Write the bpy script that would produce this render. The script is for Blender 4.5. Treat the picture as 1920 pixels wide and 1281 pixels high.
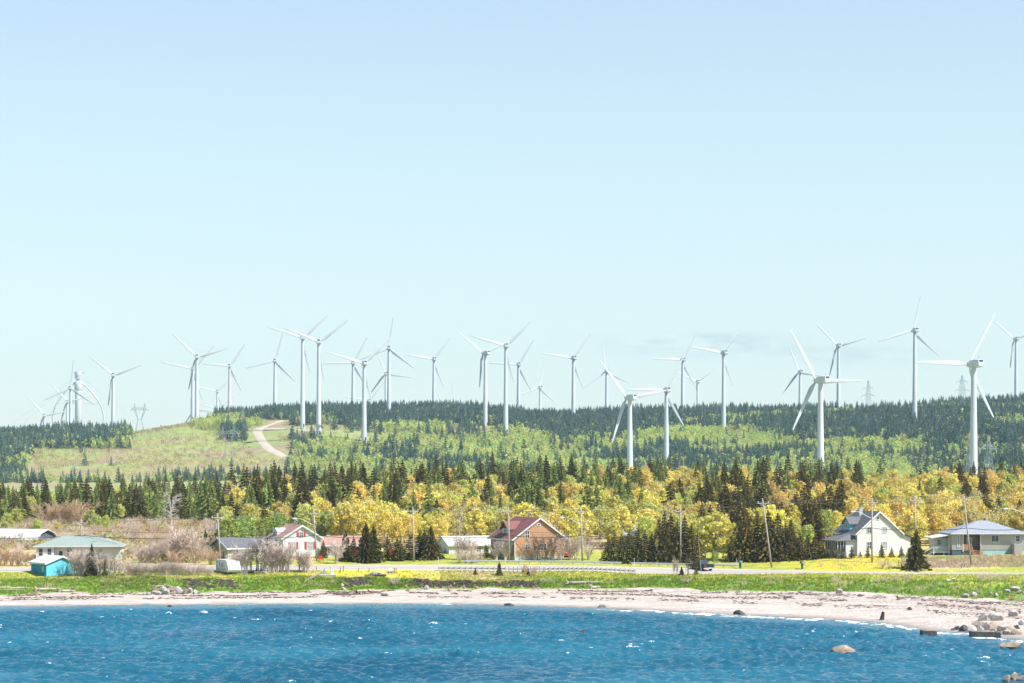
import bpy, bmesh, math, random
import numpy as np
from mathutils import Vector, Matrix
random.seed(7); RNG = np.random.default_rng(11)
for o in list(bpy.data.objects): bpy.data.objects.remove(o)
scene = bpy.context.scene
COL = scene.collection
R = math.radians

# ------------------------------------------------------------------ camera
F = 4267.0; HZ = 870.0; CH = 22.0          # focal length in photo pixels, horizon row, eye height above the sea
cam_d = bpy.data.cameras.new('camera'); cam = bpy.data.objects.new('camera', cam_d); COL.objects.link(cam)
cam.location = (0, 0, CH); cam.rotation_euler = (R(90), 0, 0)
cam_d.sensor_width = 36.0; cam_d.lens = F * 36.0 / 1920.0
cam_d.shift_y = (HZ - 640.5) / 1920.0
cam_d.clip_start = 1.0; cam_d.clip_end = 20000
scene.camera = cam

# ------------------------------------------------------------------ sky, sun, exposure
SUN_AZ = math.atan2(0.89, -0.46)            # clockwise from +Y
SUN_EL = R(50)
world = bpy.data.worlds.new("World"); scene.world = world; world.use_nodes = True
wn = world.node_tree.nodes; wl = world.node_tree.links
wn.clear()
w_out = wn.new('ShaderNodeOutputWorld'); w_bg = wn.new('ShaderNodeBackground')
sky = wn.new('ShaderNodeTexSky'); sky.sky_type = 'NISHITA'; sky.sun_disc = False
sky.sun_elevation = SUN_EL; sky.sun_rotation = SUN_AZ
sky.air_density = 1.0; sky.dust_density = 0.35; sky.ozone_density = 2.0; sky.altitude = 0
SKY_TINT = (1.02, 1.15, 1.10)
tint = wn.new('ShaderNodeMix'); tint.data_type = 'RGBA'; tint.blend_type = 'MULTIPLY'
tint.inputs[0].default_value = 1.0; tint.inputs[7].default_value = (*SKY_TINT, 1)
wl.new(sky.outputs[0], tint.inputs[6])
# milky air, thickest towards the horizon, the same all round
hz_tc = wn.new('ShaderNodeTexCoord'); hz_sep = wn.new('ShaderNodeSeparateXYZ'); wl.new(hz_tc.outputs['Generated'], hz_sep.inputs[0])
hz_r = wn.new('ShaderNodeMapRange'); hz_r.interpolation_type = 'SMOOTHSTEP'; hz_r.inputs[1].default_value = 0.0; hz_r.inputs[2].default_value = 0.44; hz_r.inputs[3].default_value = 0.70; hz_r.inputs[4].default_value = 0.0
wl.new(hz_sep.outputs['Z'], hz_r.inputs[0])
milk = wn.new('ShaderNodeMix'); milk.data_type = 'RGBA'; milk.inputs[7].default_value = (4.95, 5.65, 5.8, 1)
wl.new(hz_r.outputs[0], milk.inputs[0]); wl.new(tint.outputs[2], milk.inputs[6])
# a faint bank of thin cloud low over the ridge: noise on the view direction, kept to one patch of sky
tc = wn.new('ShaderNodeTexCoord'); sep = wn.new('ShaderNodeSeparateXYZ'); wl.new(tc.outputs['Generated'], sep.inputs[0])
def wmath(op, a, b=None):
    n = wn.new('ShaderNodeMath'); n.operation = op
    for i, v in enumerate((a, b)):
        if v is None: continue
        if isinstance(v, (int, float)): n.inputs[i].default_value = v
        else: wl.new(v, n.inputs[i])
    return n.outputs[0]
def gauss(v, c, w):
    d = wmath('DIVIDE', wmath('SUBTRACT', v, c), w)
    return wmath('POWER', 2.718, wmath('MULTIPLY', wmath('MULTIPLY', d, d), -1.0))
mp = wn.new('ShaderNodeMapping'); mp.inputs['Scale'].default_value = (60, 60, 260)
wl.new(tc.outputs['Generated'], mp.inputs[0])
cn = wn.new('ShaderNodeTexNoise'); cn.inputs['Scale'].default_value = 1.0; cn.inputs['Detail'].default_value = 5
wl.new(mp.outputs[0], cn.inputs['Vector'])
patch = wmath('ADD', wmath('MULTIPLY', gauss(sep.outputs['X'], 0.083, 0.032), gauss(sep.outputs['Z'], 0.0525, 0.0042)),
              wmath('MULTIPLY', wmath('MULTIPLY', gauss(sep.outputs['X'], 0.150, 0.035), gauss(sep.outputs['Z'], 0.0475, 0.0045)), 0.45))
cm = wmath('MULTIPLY', patch, wmath('MINIMUM', wmath('MAXIMUM', wmath('MULTIPLY', wmath('SUBTRACT', cn.outputs[0], 0.36), 3.2), 0.0), 0.8))
cmix = wn.new('ShaderNodeMix'); cmix.data_type = 'RGBA'
cmix.inputs[7].default_value = (3.0, 4.1, 4.55, 1)
wl.new(cm, cmix.inputs[0]); wl.new(milk.outputs[2], cmix.inputs[6])
wl.new(cmix.outputs[2], w_bg.inputs[0]); w_bg.inputs[1].default_value = 0.092
wl.new(w_bg.outputs[0], w_out.inputs[0])

sd = bpy.data.lights.new('sun', 'SUN'); sd.energy = 5.0; sd.angle = R(0.53); sd.color = (1.0, 0.975, 0.925)
sun = bpy.data.objects.new('sun', sd); COL.objects.link(sun)
sdir = Vector((math.sin(SUN_AZ) * math.cos(SUN_EL), math.cos(SUN_AZ) * math.cos(SUN_EL), math.sin(SUN_EL)))
sun.rotation_euler = (-sdir).to_track_quat('-Z', 'Y').to_euler(); sun.location = (300, -100, 400)
vs = scene.view_settings; vs.view_transform = 'Standard'; vs.look = 'None'; vs.gamma = 1.0; vs.use_curve_mapping = False
vs.exposure = 0.8
scene.cycles.volume_bounces = 0

# ------------------------------------------------------------------ materials
def mat(name, c1, c2=None, scale=3.0, rough=0.7, bump=0.0, bscale=None, stretch=(1, 1, 1), metal=0.0, spec=0.3, rand=0.0, detail=4, attr=None, lohi=(0.35, 0.65), coords='Object'):
    m = bpy.data.materials.new(name); m.use_nodes = True
    n = m.node_tree.nodes; l = m.node_tree.links
    b = n['Principled BSDF']; b.inputs['Roughness'].default_value = rough; b.inputs['Metallic'].default_value = metal
    b.inputs['Specular IOR Level'].default_value = spec
    t = n.new('ShaderNodeTexCoord'); mpn = n.new('ShaderNodeMapping'); mpn.inputs['Scale'].default_value = stretch
    l.new(t.outputs[coords], mpn.inputs[0])
    col = None
    if c2 is not None:
        nz = n.new('ShaderNodeTexNoise'); nz.inputs['Scale'].default_value = scale; nz.inputs['Detail'].default_value = detail
        l.new(mpn.outputs[0], nz.inputs['Vector'])
        mr = n.new('ShaderNodeMapRange'); mr.inputs[1].default_value = lohi[0]; mr.inputs[2].default_value = lohi[1]
        l.new(nz.outputs[0], mr.inputs[0])
        mx = n.new('ShaderNodeMix'); mx.data_type = 'RGBA'
        mx.inputs[6].default_value = (*c1, 1); mx.inputs[7].default_value = (*c2, 1); l.new(mr.outputs[0], mx.inputs[0])
        col = mx.outputs[2]
        if attr:
            at = n.new('ShaderNodeAttribute'); at.attribute_name = attr
            m2 = n.new('ShaderNodeMix'); m2.data_type = 'RGBA'; m2.blend_type = 'MULTIPLY'; m2.inputs[0].default_value = 1
            l.new(at.outputs['Color'], m2.inputs[6]); l.new(col, m2.inputs[7]); col = m2.outputs[2]
    if rand > 0 and col is not None:
        oi = n.new('ShaderNodeObjectInfo'); hs = n.new('ShaderNodeHueSaturation')
        mr2 = n.new('ShaderNodeMapRange'); mr2.inputs[3].default_value = 1 - rand; mr2.inputs[4].default_value = 1 + rand
        l.new(oi.outputs['Random'], mr2.inputs[0]); l.new(mr2.outputs[0], hs.inputs['Value']); l.new(col, hs.inputs['Color']); col = hs.outputs[0]
    if col is not None: l.new(col, b.inputs['Base Color'])
    else: b.inputs['Base Color'].default_value = (*c1, 1)
    if bump > 0:
        nb = n.new('ShaderNodeTexNoise'); nb.inputs['Scale'].default_value = bscale or scale * 3; nb.inputs['Detail'].default_value = 5
        l.new(mpn.outputs[0], nb.inputs['Vector'])
        bp = n.new('ShaderNodeBump'); bp.inputs['Strength'].default_value = bump; bp.inputs['Distance'].default_value = 0.1
        l.new(nb.outputs[0], bp.inputs['Height']); l.new(bp.outputs[0], b.inputs['Normal'])
    return m

def leaf_mat(name, c1, c2, rand=0.25, hue=0.02, transl=0.35, scale=0.8):
    m = bpy.data.materials.new(name); m.use_nodes = True
    n = m.node_tree.nodes; l = m.node_tree.links; n.clear()
    out = n.new('ShaderNodeOutputMaterial'); d = n.new('ShaderNodeBsdfDiffuse'); tr = n.new('ShaderNodeBsdfTranslucent'); mx = n.new('ShaderNodeMixShader')
    t = n.new('ShaderNodeTexCoord'); nz = n.new('ShaderNodeTexNoise'); nz.inputs['Scale'].default_value = scale * 10; nz.inputs['Detail'].default_value = 3
    l.new(t.outputs['Object'], nz.inputs['Vector'])
    mr = n.new('ShaderNodeMapRange'); mr.inputs[1].default_value = 0.35; mr.inputs[2].default_value = 0.65; l.new(nz.outputs[0], mr.inputs[0])
    cm_ = n.new('ShaderNodeMix'); cm_.data_type = 'RGBA'; cm_.inputs[6].default_value = (*c1, 1); cm_.inputs[7].default_value = (*c2, 1)
    l.new(mr.outputs[0], cm_.inputs[0])
    oi = n.new('ShaderNodeObjectInfo'); hs = n.new('ShaderNodeHueSaturation')
    a = n.new('ShaderNodeMapRange'); a.inputs[3].default_value = 1 - rand; a.inputs[4].default_value = 1 + rand; l.new(oi.outputs['Random'], a.inputs[0])
    mm = n.new('ShaderNodeMath'); mm.operation = 'MULTIPLY'; mm.inputs[1].default_value = 7.31; l.new(oi.outputs['Random'], mm.inputs[0])
    fr = n.new('ShaderNodeMath'); fr.operation = 'FRACT'; l.new(mm.outputs[0], fr.inputs[0])
    h = n.new('ShaderNodeMapRange'); h.inputs[3].default_value = 0.5 - hue; h.inputs[4].default_value = 0.5 + hue; l.new(fr.outputs[0], h.inputs[0])
    l.new(a.outputs[0], hs.inputs['Value']); l.new(h.outputs[0], hs.inputs['Hue']); l.new(cm_.outputs[2], hs.inputs['Color'])
    l.new(hs.outputs[0], d.inputs[0]); l.new(hs.outputs[0], tr.inputs[0]); mx.inputs[0].default_value = transl
    l.new(d.outputs[0], mx.inputs[1]); l.new(tr.outputs[0], mx.inputs[2]); l.new(mx.outputs[0], out.inputs[0])
    return m

M = {}
M['turbine_white'] = mat('turbine_white', (0.55, 0.59, 0.61), (0.47, 0.51, 0.54), 0.25, 0.35, spec=0.5, stretch=(1, 1, 0.2))
M['blade_white'] = mat('blade_white', (0.52, 0.555, 0.58), (0.45, 0.49, 0.51), 0.4, 0.4, spec=0.5)
M['vent_dark'] = mat('vent_dark', (0.03, 0.03, 0.035), (0.05, 0.05, 0.05), 5)
M['seam'] = mat('seam', (0.55, 0.57, 0.58), (0.5, 0.5, 0.5), 5)
M['steel'] = mat('steel', (0.32, 0.37, 0.40), (0.24, 0.28, 0.31), 1.5, 0.45, metal=0.3)
M['steel_white'] = mat('steel_white', (0.52, 0.55, 0.57), (0.44, 0.48, 0.50), 0.5, 0.5)
M['pole_wood'] = mat('pole_wood', (0.42, 0.37, 0.32), (0.30, 0.26, 0.22), 2.0, 0.85, bump=0.3, stretch=(6, 6, 0.6))
M['porcelain'] = mat('porcelain', (0.62, 0.62, 0.60), (0.5, 0.5, 0.5), 8, 0.3)
M['galv'] = mat('galv', (0.50, 0.53, 0.55), (0.38, 0.41, 0.43), 3, 0.45, metal=0.4)
M['cable'] = mat('cable', (0.025, 0.025, 0.028), (0.04, 0.04, 0.04), 2, 0.6)
M['wire'] = mat('wire', (0.12, 0.13, 0.13), (0.09, 0.10, 0.10), 2, 0.5)
M['lamp_metal'] = mat('lamp_metal', (0.72, 0.72, 0.70), (0.6, 0.6, 0.6), 3, 0.4)
M['asphalt'] = mat('asphalt', (0.34, 0.31, 0.29), (0.44, 0.41, 0.38), 0.35, 0.9, bump=0.2, bscale=8, stretch=(0.3, 1, 1))
M['gravel'] = mat('gravel', (0.42, 0.34, 0.27), (0.52, 0.43, 0.35), 0.6, 0.95, bump=0.3, bscale=6)
M['concrete'] = mat('concrete', (0.42, 0.41, 0.39), (0.30, 0.30, 0.29), 1.2, 0.9, bump=0.3)
M['rock_grey'] = mat('rock_grey', (0.38, 0.36, 0.35), (0.24, 0.23, 0.23), 1.6, 0.9, bump=0.6, rand=0.3)
M['rock_tan'] = mat('rock_tan', (0.42, 0.32, 0.23), (0.20, 0.155, 0.12), 1.4, 0.9, bump=0.6, rand=0.2)
M['rock_pale'] = mat('rock_pale', (0.52, 0.46, 0.42), (0.26, 0.23, 0.21), 1.6, 0.9, bump=0.5, rand=0.15)
M['rock_dark'] = mat('rock_dark', (0.028, 0.030, 0.032), (0.075, 0.075, 0.065), 1.8, 0.6, bump=0.7)
M['driftwood'] = mat('driftwood', (0.52, 0.45, 0.38), (0.34, 0.28, 0.23), 2.5, 0.9, bump=0.4, stretch=(0.5, 4, 4), rand=0.3)
M['driftwood_dark'] = mat('driftwood_dark', (0.20, 0.12, 0.09), (0.12, 0.08, 0.06), 2.5, 0.9, bump=0.4)
M['wrack'] = mat('wrack', (0.16, 0.10, 0.075), (0.08, 0.06, 0.05), 2, 0.95)
M['bark'] = mat('bark', (0.17, 0.13, 0.10), (0.10, 0.075, 0.06), 4, 0.95, rand=0.2)
M['birch'] = mat('birch', (0.62, 0.56, 0.48), (0.42, 0.36, 0.30), 6, 0.9, rand=0.2)
M['twig'] = mat('twig', (0.62, 0.51, 0.44), (0.46, 0.36, 0.30), 3, 0.95, rand=0.25)
M['twig_red'] = mat('twig_red', (0.54, 0.39, 0.24), (0.42, 0.28, 0.18), 3, 0.95, rand=0.25)
M['dead_grey'] = mat('dead_grey', (0.62, 0.56, 0.52), (0.5, 0.45, 0.42), 3, 0.95, rand=0.15)
M['fence_wood'] = mat('fence_wood', (0.16, 0.13, 0.11), (0.10, 0.08, 0.07), 3, 0.95)
# foliage
M['spruce'] = leaf_mat('spruce', (0.050, 0.050, 0.017), (0.180, 0.150, 0.042), 0.30, 0.02, 0.15)
M['spruce_brown'] = leaf_mat('spruce_brown', (0.070, 0.058, 0.019), (0.205, 0.155, 0.042), 0.25, 0.015, 0.15)
M['larch'] = leaf_mat('larch', (0.19, 0.23, 0.06), (0.28, 0.31, 0.09), 0.25, 0.02, 0.3)
M['leaf_yellow'] = leaf_mat('leaf_yellow', (0.60, 0.52, 0.085), (0.80, 0.69, 0.19), 0.22, 0.014, 0.40)
M['leaf_orange'] = leaf_mat('leaf_orange', (0.64, 0.49, 0.085), (0.80, 0.63, 0.18), 0.22, 0.015, 0.35)
M['leaf_lime'] = leaf_mat('leaf_lime', (0.46, 0.49, 0.09), (0.62, 0.62, 0.15), 0.2, 0.02, 0.35)
M['leaf_green'] = leaf_mat('leaf_green', (0.24, 0.32, 0.06), (0.34, 0.41, 0.09), 0.2, 0.02, 0.35)
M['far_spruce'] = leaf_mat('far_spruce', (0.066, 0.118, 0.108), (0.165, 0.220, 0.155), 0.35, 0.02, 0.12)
M['far_leaf'] = leaf_mat('far_leaf', (0.42, 0.53, 0.13), (0.62, 0.66, 0.21), 0.22, 0.03, 0.3)
M['scrub'] = leaf_mat('scrub', (0.46, 0.38, 0.13), (0.36, 0.27, 0.15), 0.3, 0.04, 0.2)
M['grass'] = leaf_mat('grass', (0.15, 0.25, 0.032), (0.24, 0.33, 0.05), 0.3, 0.03, 0.3, 0.1)
M['grass_yellow'] = leaf_mat('grass_yellow', (0.42, 0.40, 0.04), (0.52, 0.44, 0.05), 0.3, 0.03, 0.3, 0.1)
M['grass_dry'] = leaf_mat('grass_dry', (0.58, 0.46, 0.34), (0.46, 0.34, 0.25), 0.3, 0.03, 0.3, 0.1)

# ------------------------------------------------------------------ object helpers
class MB:
    def __init__(s): s.v = []; s.f = []
    def add(s, vs_, fs_):
        k = len(s.v); s.v += [tuple(p) for p in vs_]; s.f += [tuple(i + k for i in q) for q in fs_]; return s
    def box(s, x0, x1, y0, y1, z0, z1):
        return s.add([(x0,y0,z0),(x1,y0,z0),(x1,y1,z0),(x0,y1,z0),(x0,y0,z1),(x1,y0,z1),(x1,y1,z1),(x0,y1,z1)],
                     [(0,3,2,1),(4,5,6,7),(0,1,5,4),(1,2,6,5),(2,3,7,6),(3,0,4,7)])
    def cbox(s, cx, cy, cz, sx, sy, sz): return s.box(cx-sx/2, cx+sx/2, cy-sy/2, cy+sy/2, cz-sz/2, cz+sz/2)
    def tube(s, pts, rad, n=6, cap=True):
        pts = [Vector(p) for p in pts]
        if not hasattr(rad, '__len__'): rad = [rad] * len(pts)
        base = len(s.v)
        for i, p in enumerate(pts):
            d = (pts[min(i+1, len(pts)-1)] - pts[max(i-1, 0)])
            if d.length < 1e-9: d = Vector((0, 0, 1))
            d.normalize()
            a = d.cross(Vector((0, 0, 1)) if abs(d.z) < 0.95 else Vector((1, 0, 0))).normalized(); b = d.cross(a)
            for k in range(n):
                t = 2 * math.pi * k / n
                s.v.append(tuple(p + (a * math.cos(t) + b * math.sin(t)) * rad[i]))
        for i in range(len(pts) - 1):
            for k in range(n):
                k2 = (k + 1) % n
                s.f.append((base+i*n+k, base+i*n+k2, base+(i+1)*n+k2, base+(i+1)*n+k))
        if cap:
            s.f.append(tuple(base + k for k in range(n))[::-1]); e = base + (len(pts)-1)*n
            s.f.append(tuple(e + k for k in range(n)))
        return s
    def prism(s, poly, h0, h1, axis='y'):
        """poly: 2-D outline; axis = the direction it is pulled along. 'y': outline in (x,z); 'x': outline in (y,z); 'z': in (x,y)"""
        n = len(poly)
        def P(a, b, h): return {'y': (a, h, b), 'x': (h, a, b), 'z': (a, b, h)}[axis]
        vs_ = [P(a, b, h0) for a, b in poly] + [P(a, b, h1) for a, b in poly]
        fs_ = [tuple(range(n))[::-1], tuple(range(n, 2*n))] + [(i, (i+1) % n, n+(i+1) % n, n+i) for i in range(n)]
        return s.add(vs_, fs_)
    def swapxy(s): s.v = [(y, x, z) for x, y, z in s.v]; return s
    def mesh(s, name, m, smooth=False):
        me = bpy.data.meshes.new(name); me.from_pydata(s.v, [], s.f); me.update()
        if m is not None: me.materials.append(m)
        if smooth: me.polygons.foreach_set('use_smooth', [True]*len(me.polygons))
        return me
    def build(s, name, m, parent=None, smooth=False, bevel=0):
        me = s.mesh(name, m, smooth)
        if bevel > 0:
            bm = bmesh.new(); bm.from_mesh(me)
            bmesh.ops.recalc_face_normals(bm, faces=bm.faces)
            bmesh.ops.bevel(bm, geom=list(bm.edges), offset=bevel, segments=2, affect='EDGES', profile=0.6)
            bm.to_mesh(me); bm.free()
        return link(name, me, parent)
def link(name, me, parent=None):
    o = bpy.data.objects.new(name, me); COL.objects.link(o)
    if parent is not None: o.parent = parent
    return o
def tag(o, label=None, cat=None, group=None, kind=None):
    if label: o['label'] = label
    if cat: o['category'] = cat
    if group: o['group'] = group
    if kind: o['kind'] = kind
    return o
def thing(name, label, cat, loc=(0,0,0), rz=0, group=None, sc=None):
    o = bpy.data.objects.new(name, None); COL.objects.link(o); o.empty_display_size = 0.3
    o.location = loc; o.rotation_euler = (0, 0, rz)
    if sc: o.scale = (sc, sc, sc) if not hasattr(sc, '__len__') else sc
    return tag(o, label, cat, group)
def structure(o): o['kind'] = 'structure'; return o

# ------------------------------------------------------------------ noise
def _hash(i, j, s):
    h = np.sin(i * 127.1 + j * 311.7 + s * 74.7) * 43758.5453
    return h - np.floor(h)
def vnoise(x, y, s=0):
    x = np.asarray(x, float); y = np.asarray(y, float)
    i = np.floor(x); j = np.floor(y); a = x - i; b = y - j
    a = a*a*(3-2*a); b = b*b*(3-2*b)
    return (_hash(i,j,s)*(1-a)+_hash(i+1,j,s)*a)*(1-b) + (_hash(i,j+1,s)*(1-a)+_hash(i+1,j+1,s)*a)*b
def fbm(x, y, s=0, o=4):
    t = 0; amp = 0.5; n = 0
    for k in range(o):
        t = t + amp * vnoise(np.asarray(x)*2**k, np.asarray(y)*2**k, s+k*13); n += amp; amp *= 0.5
    return t / n

# ------------------------------------------------------------------ terrain: key lines across the slope
PXC = np.arange(-600, 2521, 3.0)
def curve(d, w=25):
    xs = sorted(d); y = np.interp(PXC, xs, [d[k] for k in xs])
    k = np.hanning(w); k /= k.sum()
    return np.convolve(np.pad(y, w, 'edge'), k, 'same')[w:-w]
def z_of(py, Y): return CH - (py - HZ) * Y / F
LINES = []                                   # list of (Y array, z array)
p_shore = curve({0:1137,200:1135,500:1133,700:1132,900:1133,1000:1136,1120:1140,1200:1143,1300:1149,1400:1154,1500:1158,1560:1161,1650:1168,1700:1175,1740:1182,1800:1187,1850:1192,1920:1200,2100:1225,2400:1260}, 15)
Y0 = CH * F / (p_shore - HZ)
LINES.append((Y0 - 60, Y0*0 - 3.5)); LINES.append((Y0 - 14, Y0*0 - 1.0)); LINES.append((Y0, Y0*0))
p1 = curve({0:1116,100:1113,200:1113,300:1112,400:1110,600:1108,750:1105,900:1105,1000:1103,1100:1104,1200:1104,1300:1106,1400:1108,1500:1108,1600:1112,1700:1115,1800:1120,1920:1128}, 15)
z1 = curve({0:1.0,400:1.0,700:1.1,1000:1.4,1200:1.5,1500:1.7,1920:1.8})
Y1 = (CH - z1) * F / (p1 - HZ); LINES.append((Y1, z1))
p2 = curve({0:1088,300:1083,400:1086,560:1083,700:1083,800:1088,860:1090,1000:1091,1060:1087,1150:1085,1300:1085,1400:1084,1600:1087,1700:1090,1800:1092,1920:1093}, 15)
Y2 = Y1 + curve({0:13,250:9,380:5,450:5,600:7,720:6,800:2.2,1000:2.2,1050:4,1200:6.5,1500:10,1700:14,1920:20}, 15)
z2 = z_of(p2, Y2); LINES.append((Y2, z2))
Y3 = curve({0:387,900:387,1300:387,1920:382})
p3 = curve({0:1073,300:1071,600:1069,820:1069,1000:1071,1100:1070,1200:1076,1400:1077,1500:1075,1700:1077,1920:1077.5})
LINES.append((Y3, z_of(p3, Y3)))
Y4 = Y3 + 9.0
p4 = curve({0:1065,300:1061,600:1059,820:1059,1000:1060,1100:1061,1200:1063.5,1400:1067.5,1500:1070,1700:1073,1920:1074})
LINES.append((Y4, z_of(p4, Y4)))
Y5 = Y3*0 + 409.0
p5 = curve({0:1056,150:1054,430:1051,560:1048,700:1050,900:1048,1050:1048,1200:1053,1300:1056,1400:1055,1500:1050,1560:1045,1650:1041,1750:1043,1920:1040})
LINES.append((Y5, z_of(p5, Y5)))
def zrow(Y, d): z = curve(d, 61); LINES.append((z*0 + Y, z))
def prow(Y, d): p = curve(d, 61); LINES.append((p*0 + Y, z_of(p, Y)))
zrow(440, {0:6.2,500:6.4,1000:6.6,1500:7.2,1920:7.2})
zrow(500, {0:7.8,500:8.0,1000:8.8,1500:9.2,1920:9.2})
zrow(560, {0:8.0,300:8.6,600:10.5,1000:11.5,1400:11.5,1700:11.5,1920:12.5})
zrow(650, {0:8.2,300:9.4,420:10.8,700:13,1000:14.6,1250:14.4,1500:13.4,1700:12.5,1920:14.5})
zrow(720, {0:8,300:9,700:12,1000:13.5,1500:12.5,1920:13})
zrow(950, {0:8,700:9.5,1300:9,1920:10})
zrow(1150, {0:11,700:12,1300:11,1920:13})
prow(1250, {0:890,250:888,430:880,550:880,700:876,850:880,1000:885,1150:890,1300:890,1450:888,1600:885,1750:880,1920:870})
prow(1350, {0:870,250:860,430:868,550:850,700:852,850:850,1000:855,1150:870,1300:870,1450:862,1600:855,1750:835,1920:830})
prow(1450, {0:845,250:834,430:834,540:820,600:806,660:808,700:815,850:822,950:812,1000:818,1150:840,1300:845,1450:835,1600:825,1750:796,1920:800})
prow(1550, {0:822,100:818,220:820,262:811,350:800,430:800,480:803,550:790,620:797,700:802,850:806,950:805,1000:808,1150:815,1300:813,1450:812,1600:800,1750:782,1920:785})
prow(1650, {0:826,200:824,262:815,350:792,430:788,550:782,700:787,850:787,1000:796,1150:796,1300:794,1450:790,1600:790,1750:776,1920:772})
prow(1750, {0:834,250:830,350:795,430:788,550:780,700:778,850:775,1000:788,1150:786,1300:779,1450:780,1600:778,1750:772,1920:763})
prow(1900, {0:845,250:842,350:805,430:796,550:788,700:785,850:784,1000:796,1150:795,1300:789,1450:790,1600:786,1750:782,1920:772})
zrow(2200, {0:20,400:40,1000:44,1920:58})
zrow(2800, {0:26,400:30,1000:30,1920:40})
zrow(3140, {0:24,1920:30})
LY = np.array([a for a, _ in LINES]); LZ = np.array([b for _, b in LINES])
def detail(X, Y, px):
    d = (fbm(X*0.25, Y*0.25, 3) - 0.5)
    yb = np.interp(px, PXC, Y0); y2 = np.interp(px, PXC, Y2); y3 = np.interp(px, PXC, Y3); y1 = np.interp(px, PXC, Y1)
    amp = np.where(Y < yb + 3, 0.05, np.where(Y < y1 - 1, 0.16, np.where(Y < y2 + 3, 0.75, 0.30)))
    amp = np.where((Y > y3 - 2.5) & (Y < y3 + 11.5), 0.02, amp)
    big = np.clip((Y - 1150) / 200, 0, 1) * (fbm(X*0.02, Y*0.02, 9) - 0.5) * 3.0
    return d * amp + big
def tz(px, Y):
    px = np.atleast_1d(np.asarray(px, float)); Y = np.atleast_1d(np.asarray(Y, float)); px, Y = np.broadcast_arrays(px, Y)
    c = np.clip((px - PXC[0]) / 3.0, 0, len(PXC) - 1.001); i = c.astype(int); t = c - i
    z = np.empty(len(Y))
    for k in range(len(Y)):
        ly = LY[:, i[k]]*(1-t[k]) + LY[:, i[k]+1]*t[k]; lz = LZ[:, i[k]]*(1-t[k]) + LZ[:, i[k]+1]*t[k]
        z[k] = np.interp(Y[k], ly, lz)
    return z + detail((px-960)/F*Y, Y, px)
def TZ(px, Y): return float(tz(px, Y)[0])
def P(px, Y, dz=0.0): return Vector(((px-960)/F*Y, Y, TZ(px, Y) + dz))      # a point on the ground seen at column px, at distance Y
def XZ(X, Y): return TZ(960 + F*X/Y, Y)
_YS = np.concatenate([np.arange(272, 460, 0.5), np.arange(460, 760, 2.0), np.arange(1100, 2000, 5.0)])
def G(px, py, ymin=0, ymax=1e9):
    """where the line of sight through a pixel meets the ground"""
    ys = _YS[(_YS >= ymin) & (_YS <= ymax)]
    z = tz(np.full(len(ys), float(px)), ys); pp = HZ + (CH - z) * F / ys
    k = np.argmax(pp <= py) if (pp <= py).any() else int(np.argmin(pp))
    if k > 0 and pp[k-1] > py:
        t = (pp[k-1] - py) / (pp[k-1] - pp[k] + 1e-9); Y = ys[k-1] + (ys[k]-ys[k-1]) * t
    else: Y = ys[k]
    return P(px, float(Y))
def W(px, py, Y): return Vector(((px-960)/F*Y, Y, CH + (HZ-py)/F*Y))

def strip(name, rows, colfn, m, cols=PXC):
    """mesh between key lines: rows = list of (line index, t)"""
    vv = []; px = cols
    c = np.clip((px - PXC[0]) / 3.0, 0, len(PXC)-1.001); i = c.astype(int); tt = c - i
    for (k, t) in rows:
        if k + 1 < len(LY): ly = LY[k]*(1-t) + LY[k+1]*t; lz = LZ[k]*(1-t) + LZ[k+1]*t
        else: ly = LY[k]; lz = LZ[k]
        ly = ly[i]*(1-tt)+ly[np.minimum(i+1, len(PXC)-1)]*tt; lz = lz[i]*(1-tt)+lz[np.minimum(i+1, len(PXC)-1)]*tt
        X = (px-960)/F*ly; z = lz + detail(X, ly, px)
        vv.append(np.stack([X, ly, z], 1))
    n = len(px); r = len(rows); V = np.concatenate(vv)
    a = np.arange(n-1)[None, :] + (np.arange(r-1)*n)[:, None]; a = a.ravel()
    Fq = np.stack([a, a+1, a+n+1, a+n], 1)
    me = bpy.data.meshes.new(name)
    me.vertices.add(len(V)); me.vertices.foreach_set('co', V.astype(np.float32).ravel())
    me.loops.add(len(Fq)*4); me.loops.foreach_set('vertex_index', Fq.astype(np.int32).ravel())
    me.polygons.add(len(Fq)); me.polygons.foreach_set('loop_start', (np.arange(len(Fq))*4).astype(np.int32))
    me.update(calc_edges=True); me.polygons.foreach_set('use_smooth', [True]*len(Fq))
    me.materials.append(m)
    if colfn is not None:
        pxs = np.tile(px, r); col = colfn(V[:, 0], V[:, 1], V[:, 2], pxs)
        at = me.color_attributes.new('zone', 'FLOAT_COLOR', 'POINT')
        at.data.foreach_set('color', np.concatenate([col, np.ones((len(col), 1))], 1).astype(np.float32).ravel())
    return structure(link(name, me))
def seg(k, n, last=False): return [(k, j/n) for j in range(n)] + ([(k+1, 0.0)] if last else [])
def mixc(a, b, t): t = np.clip(t, 0, 1)[:, None]; return np.asarray(a)*(1-t) + np.asarray(b)*t
def sm(x, a, b): t = np.clip((x-a)/(b-a), 0, 1); return t*t*(3-2*t)

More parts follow.
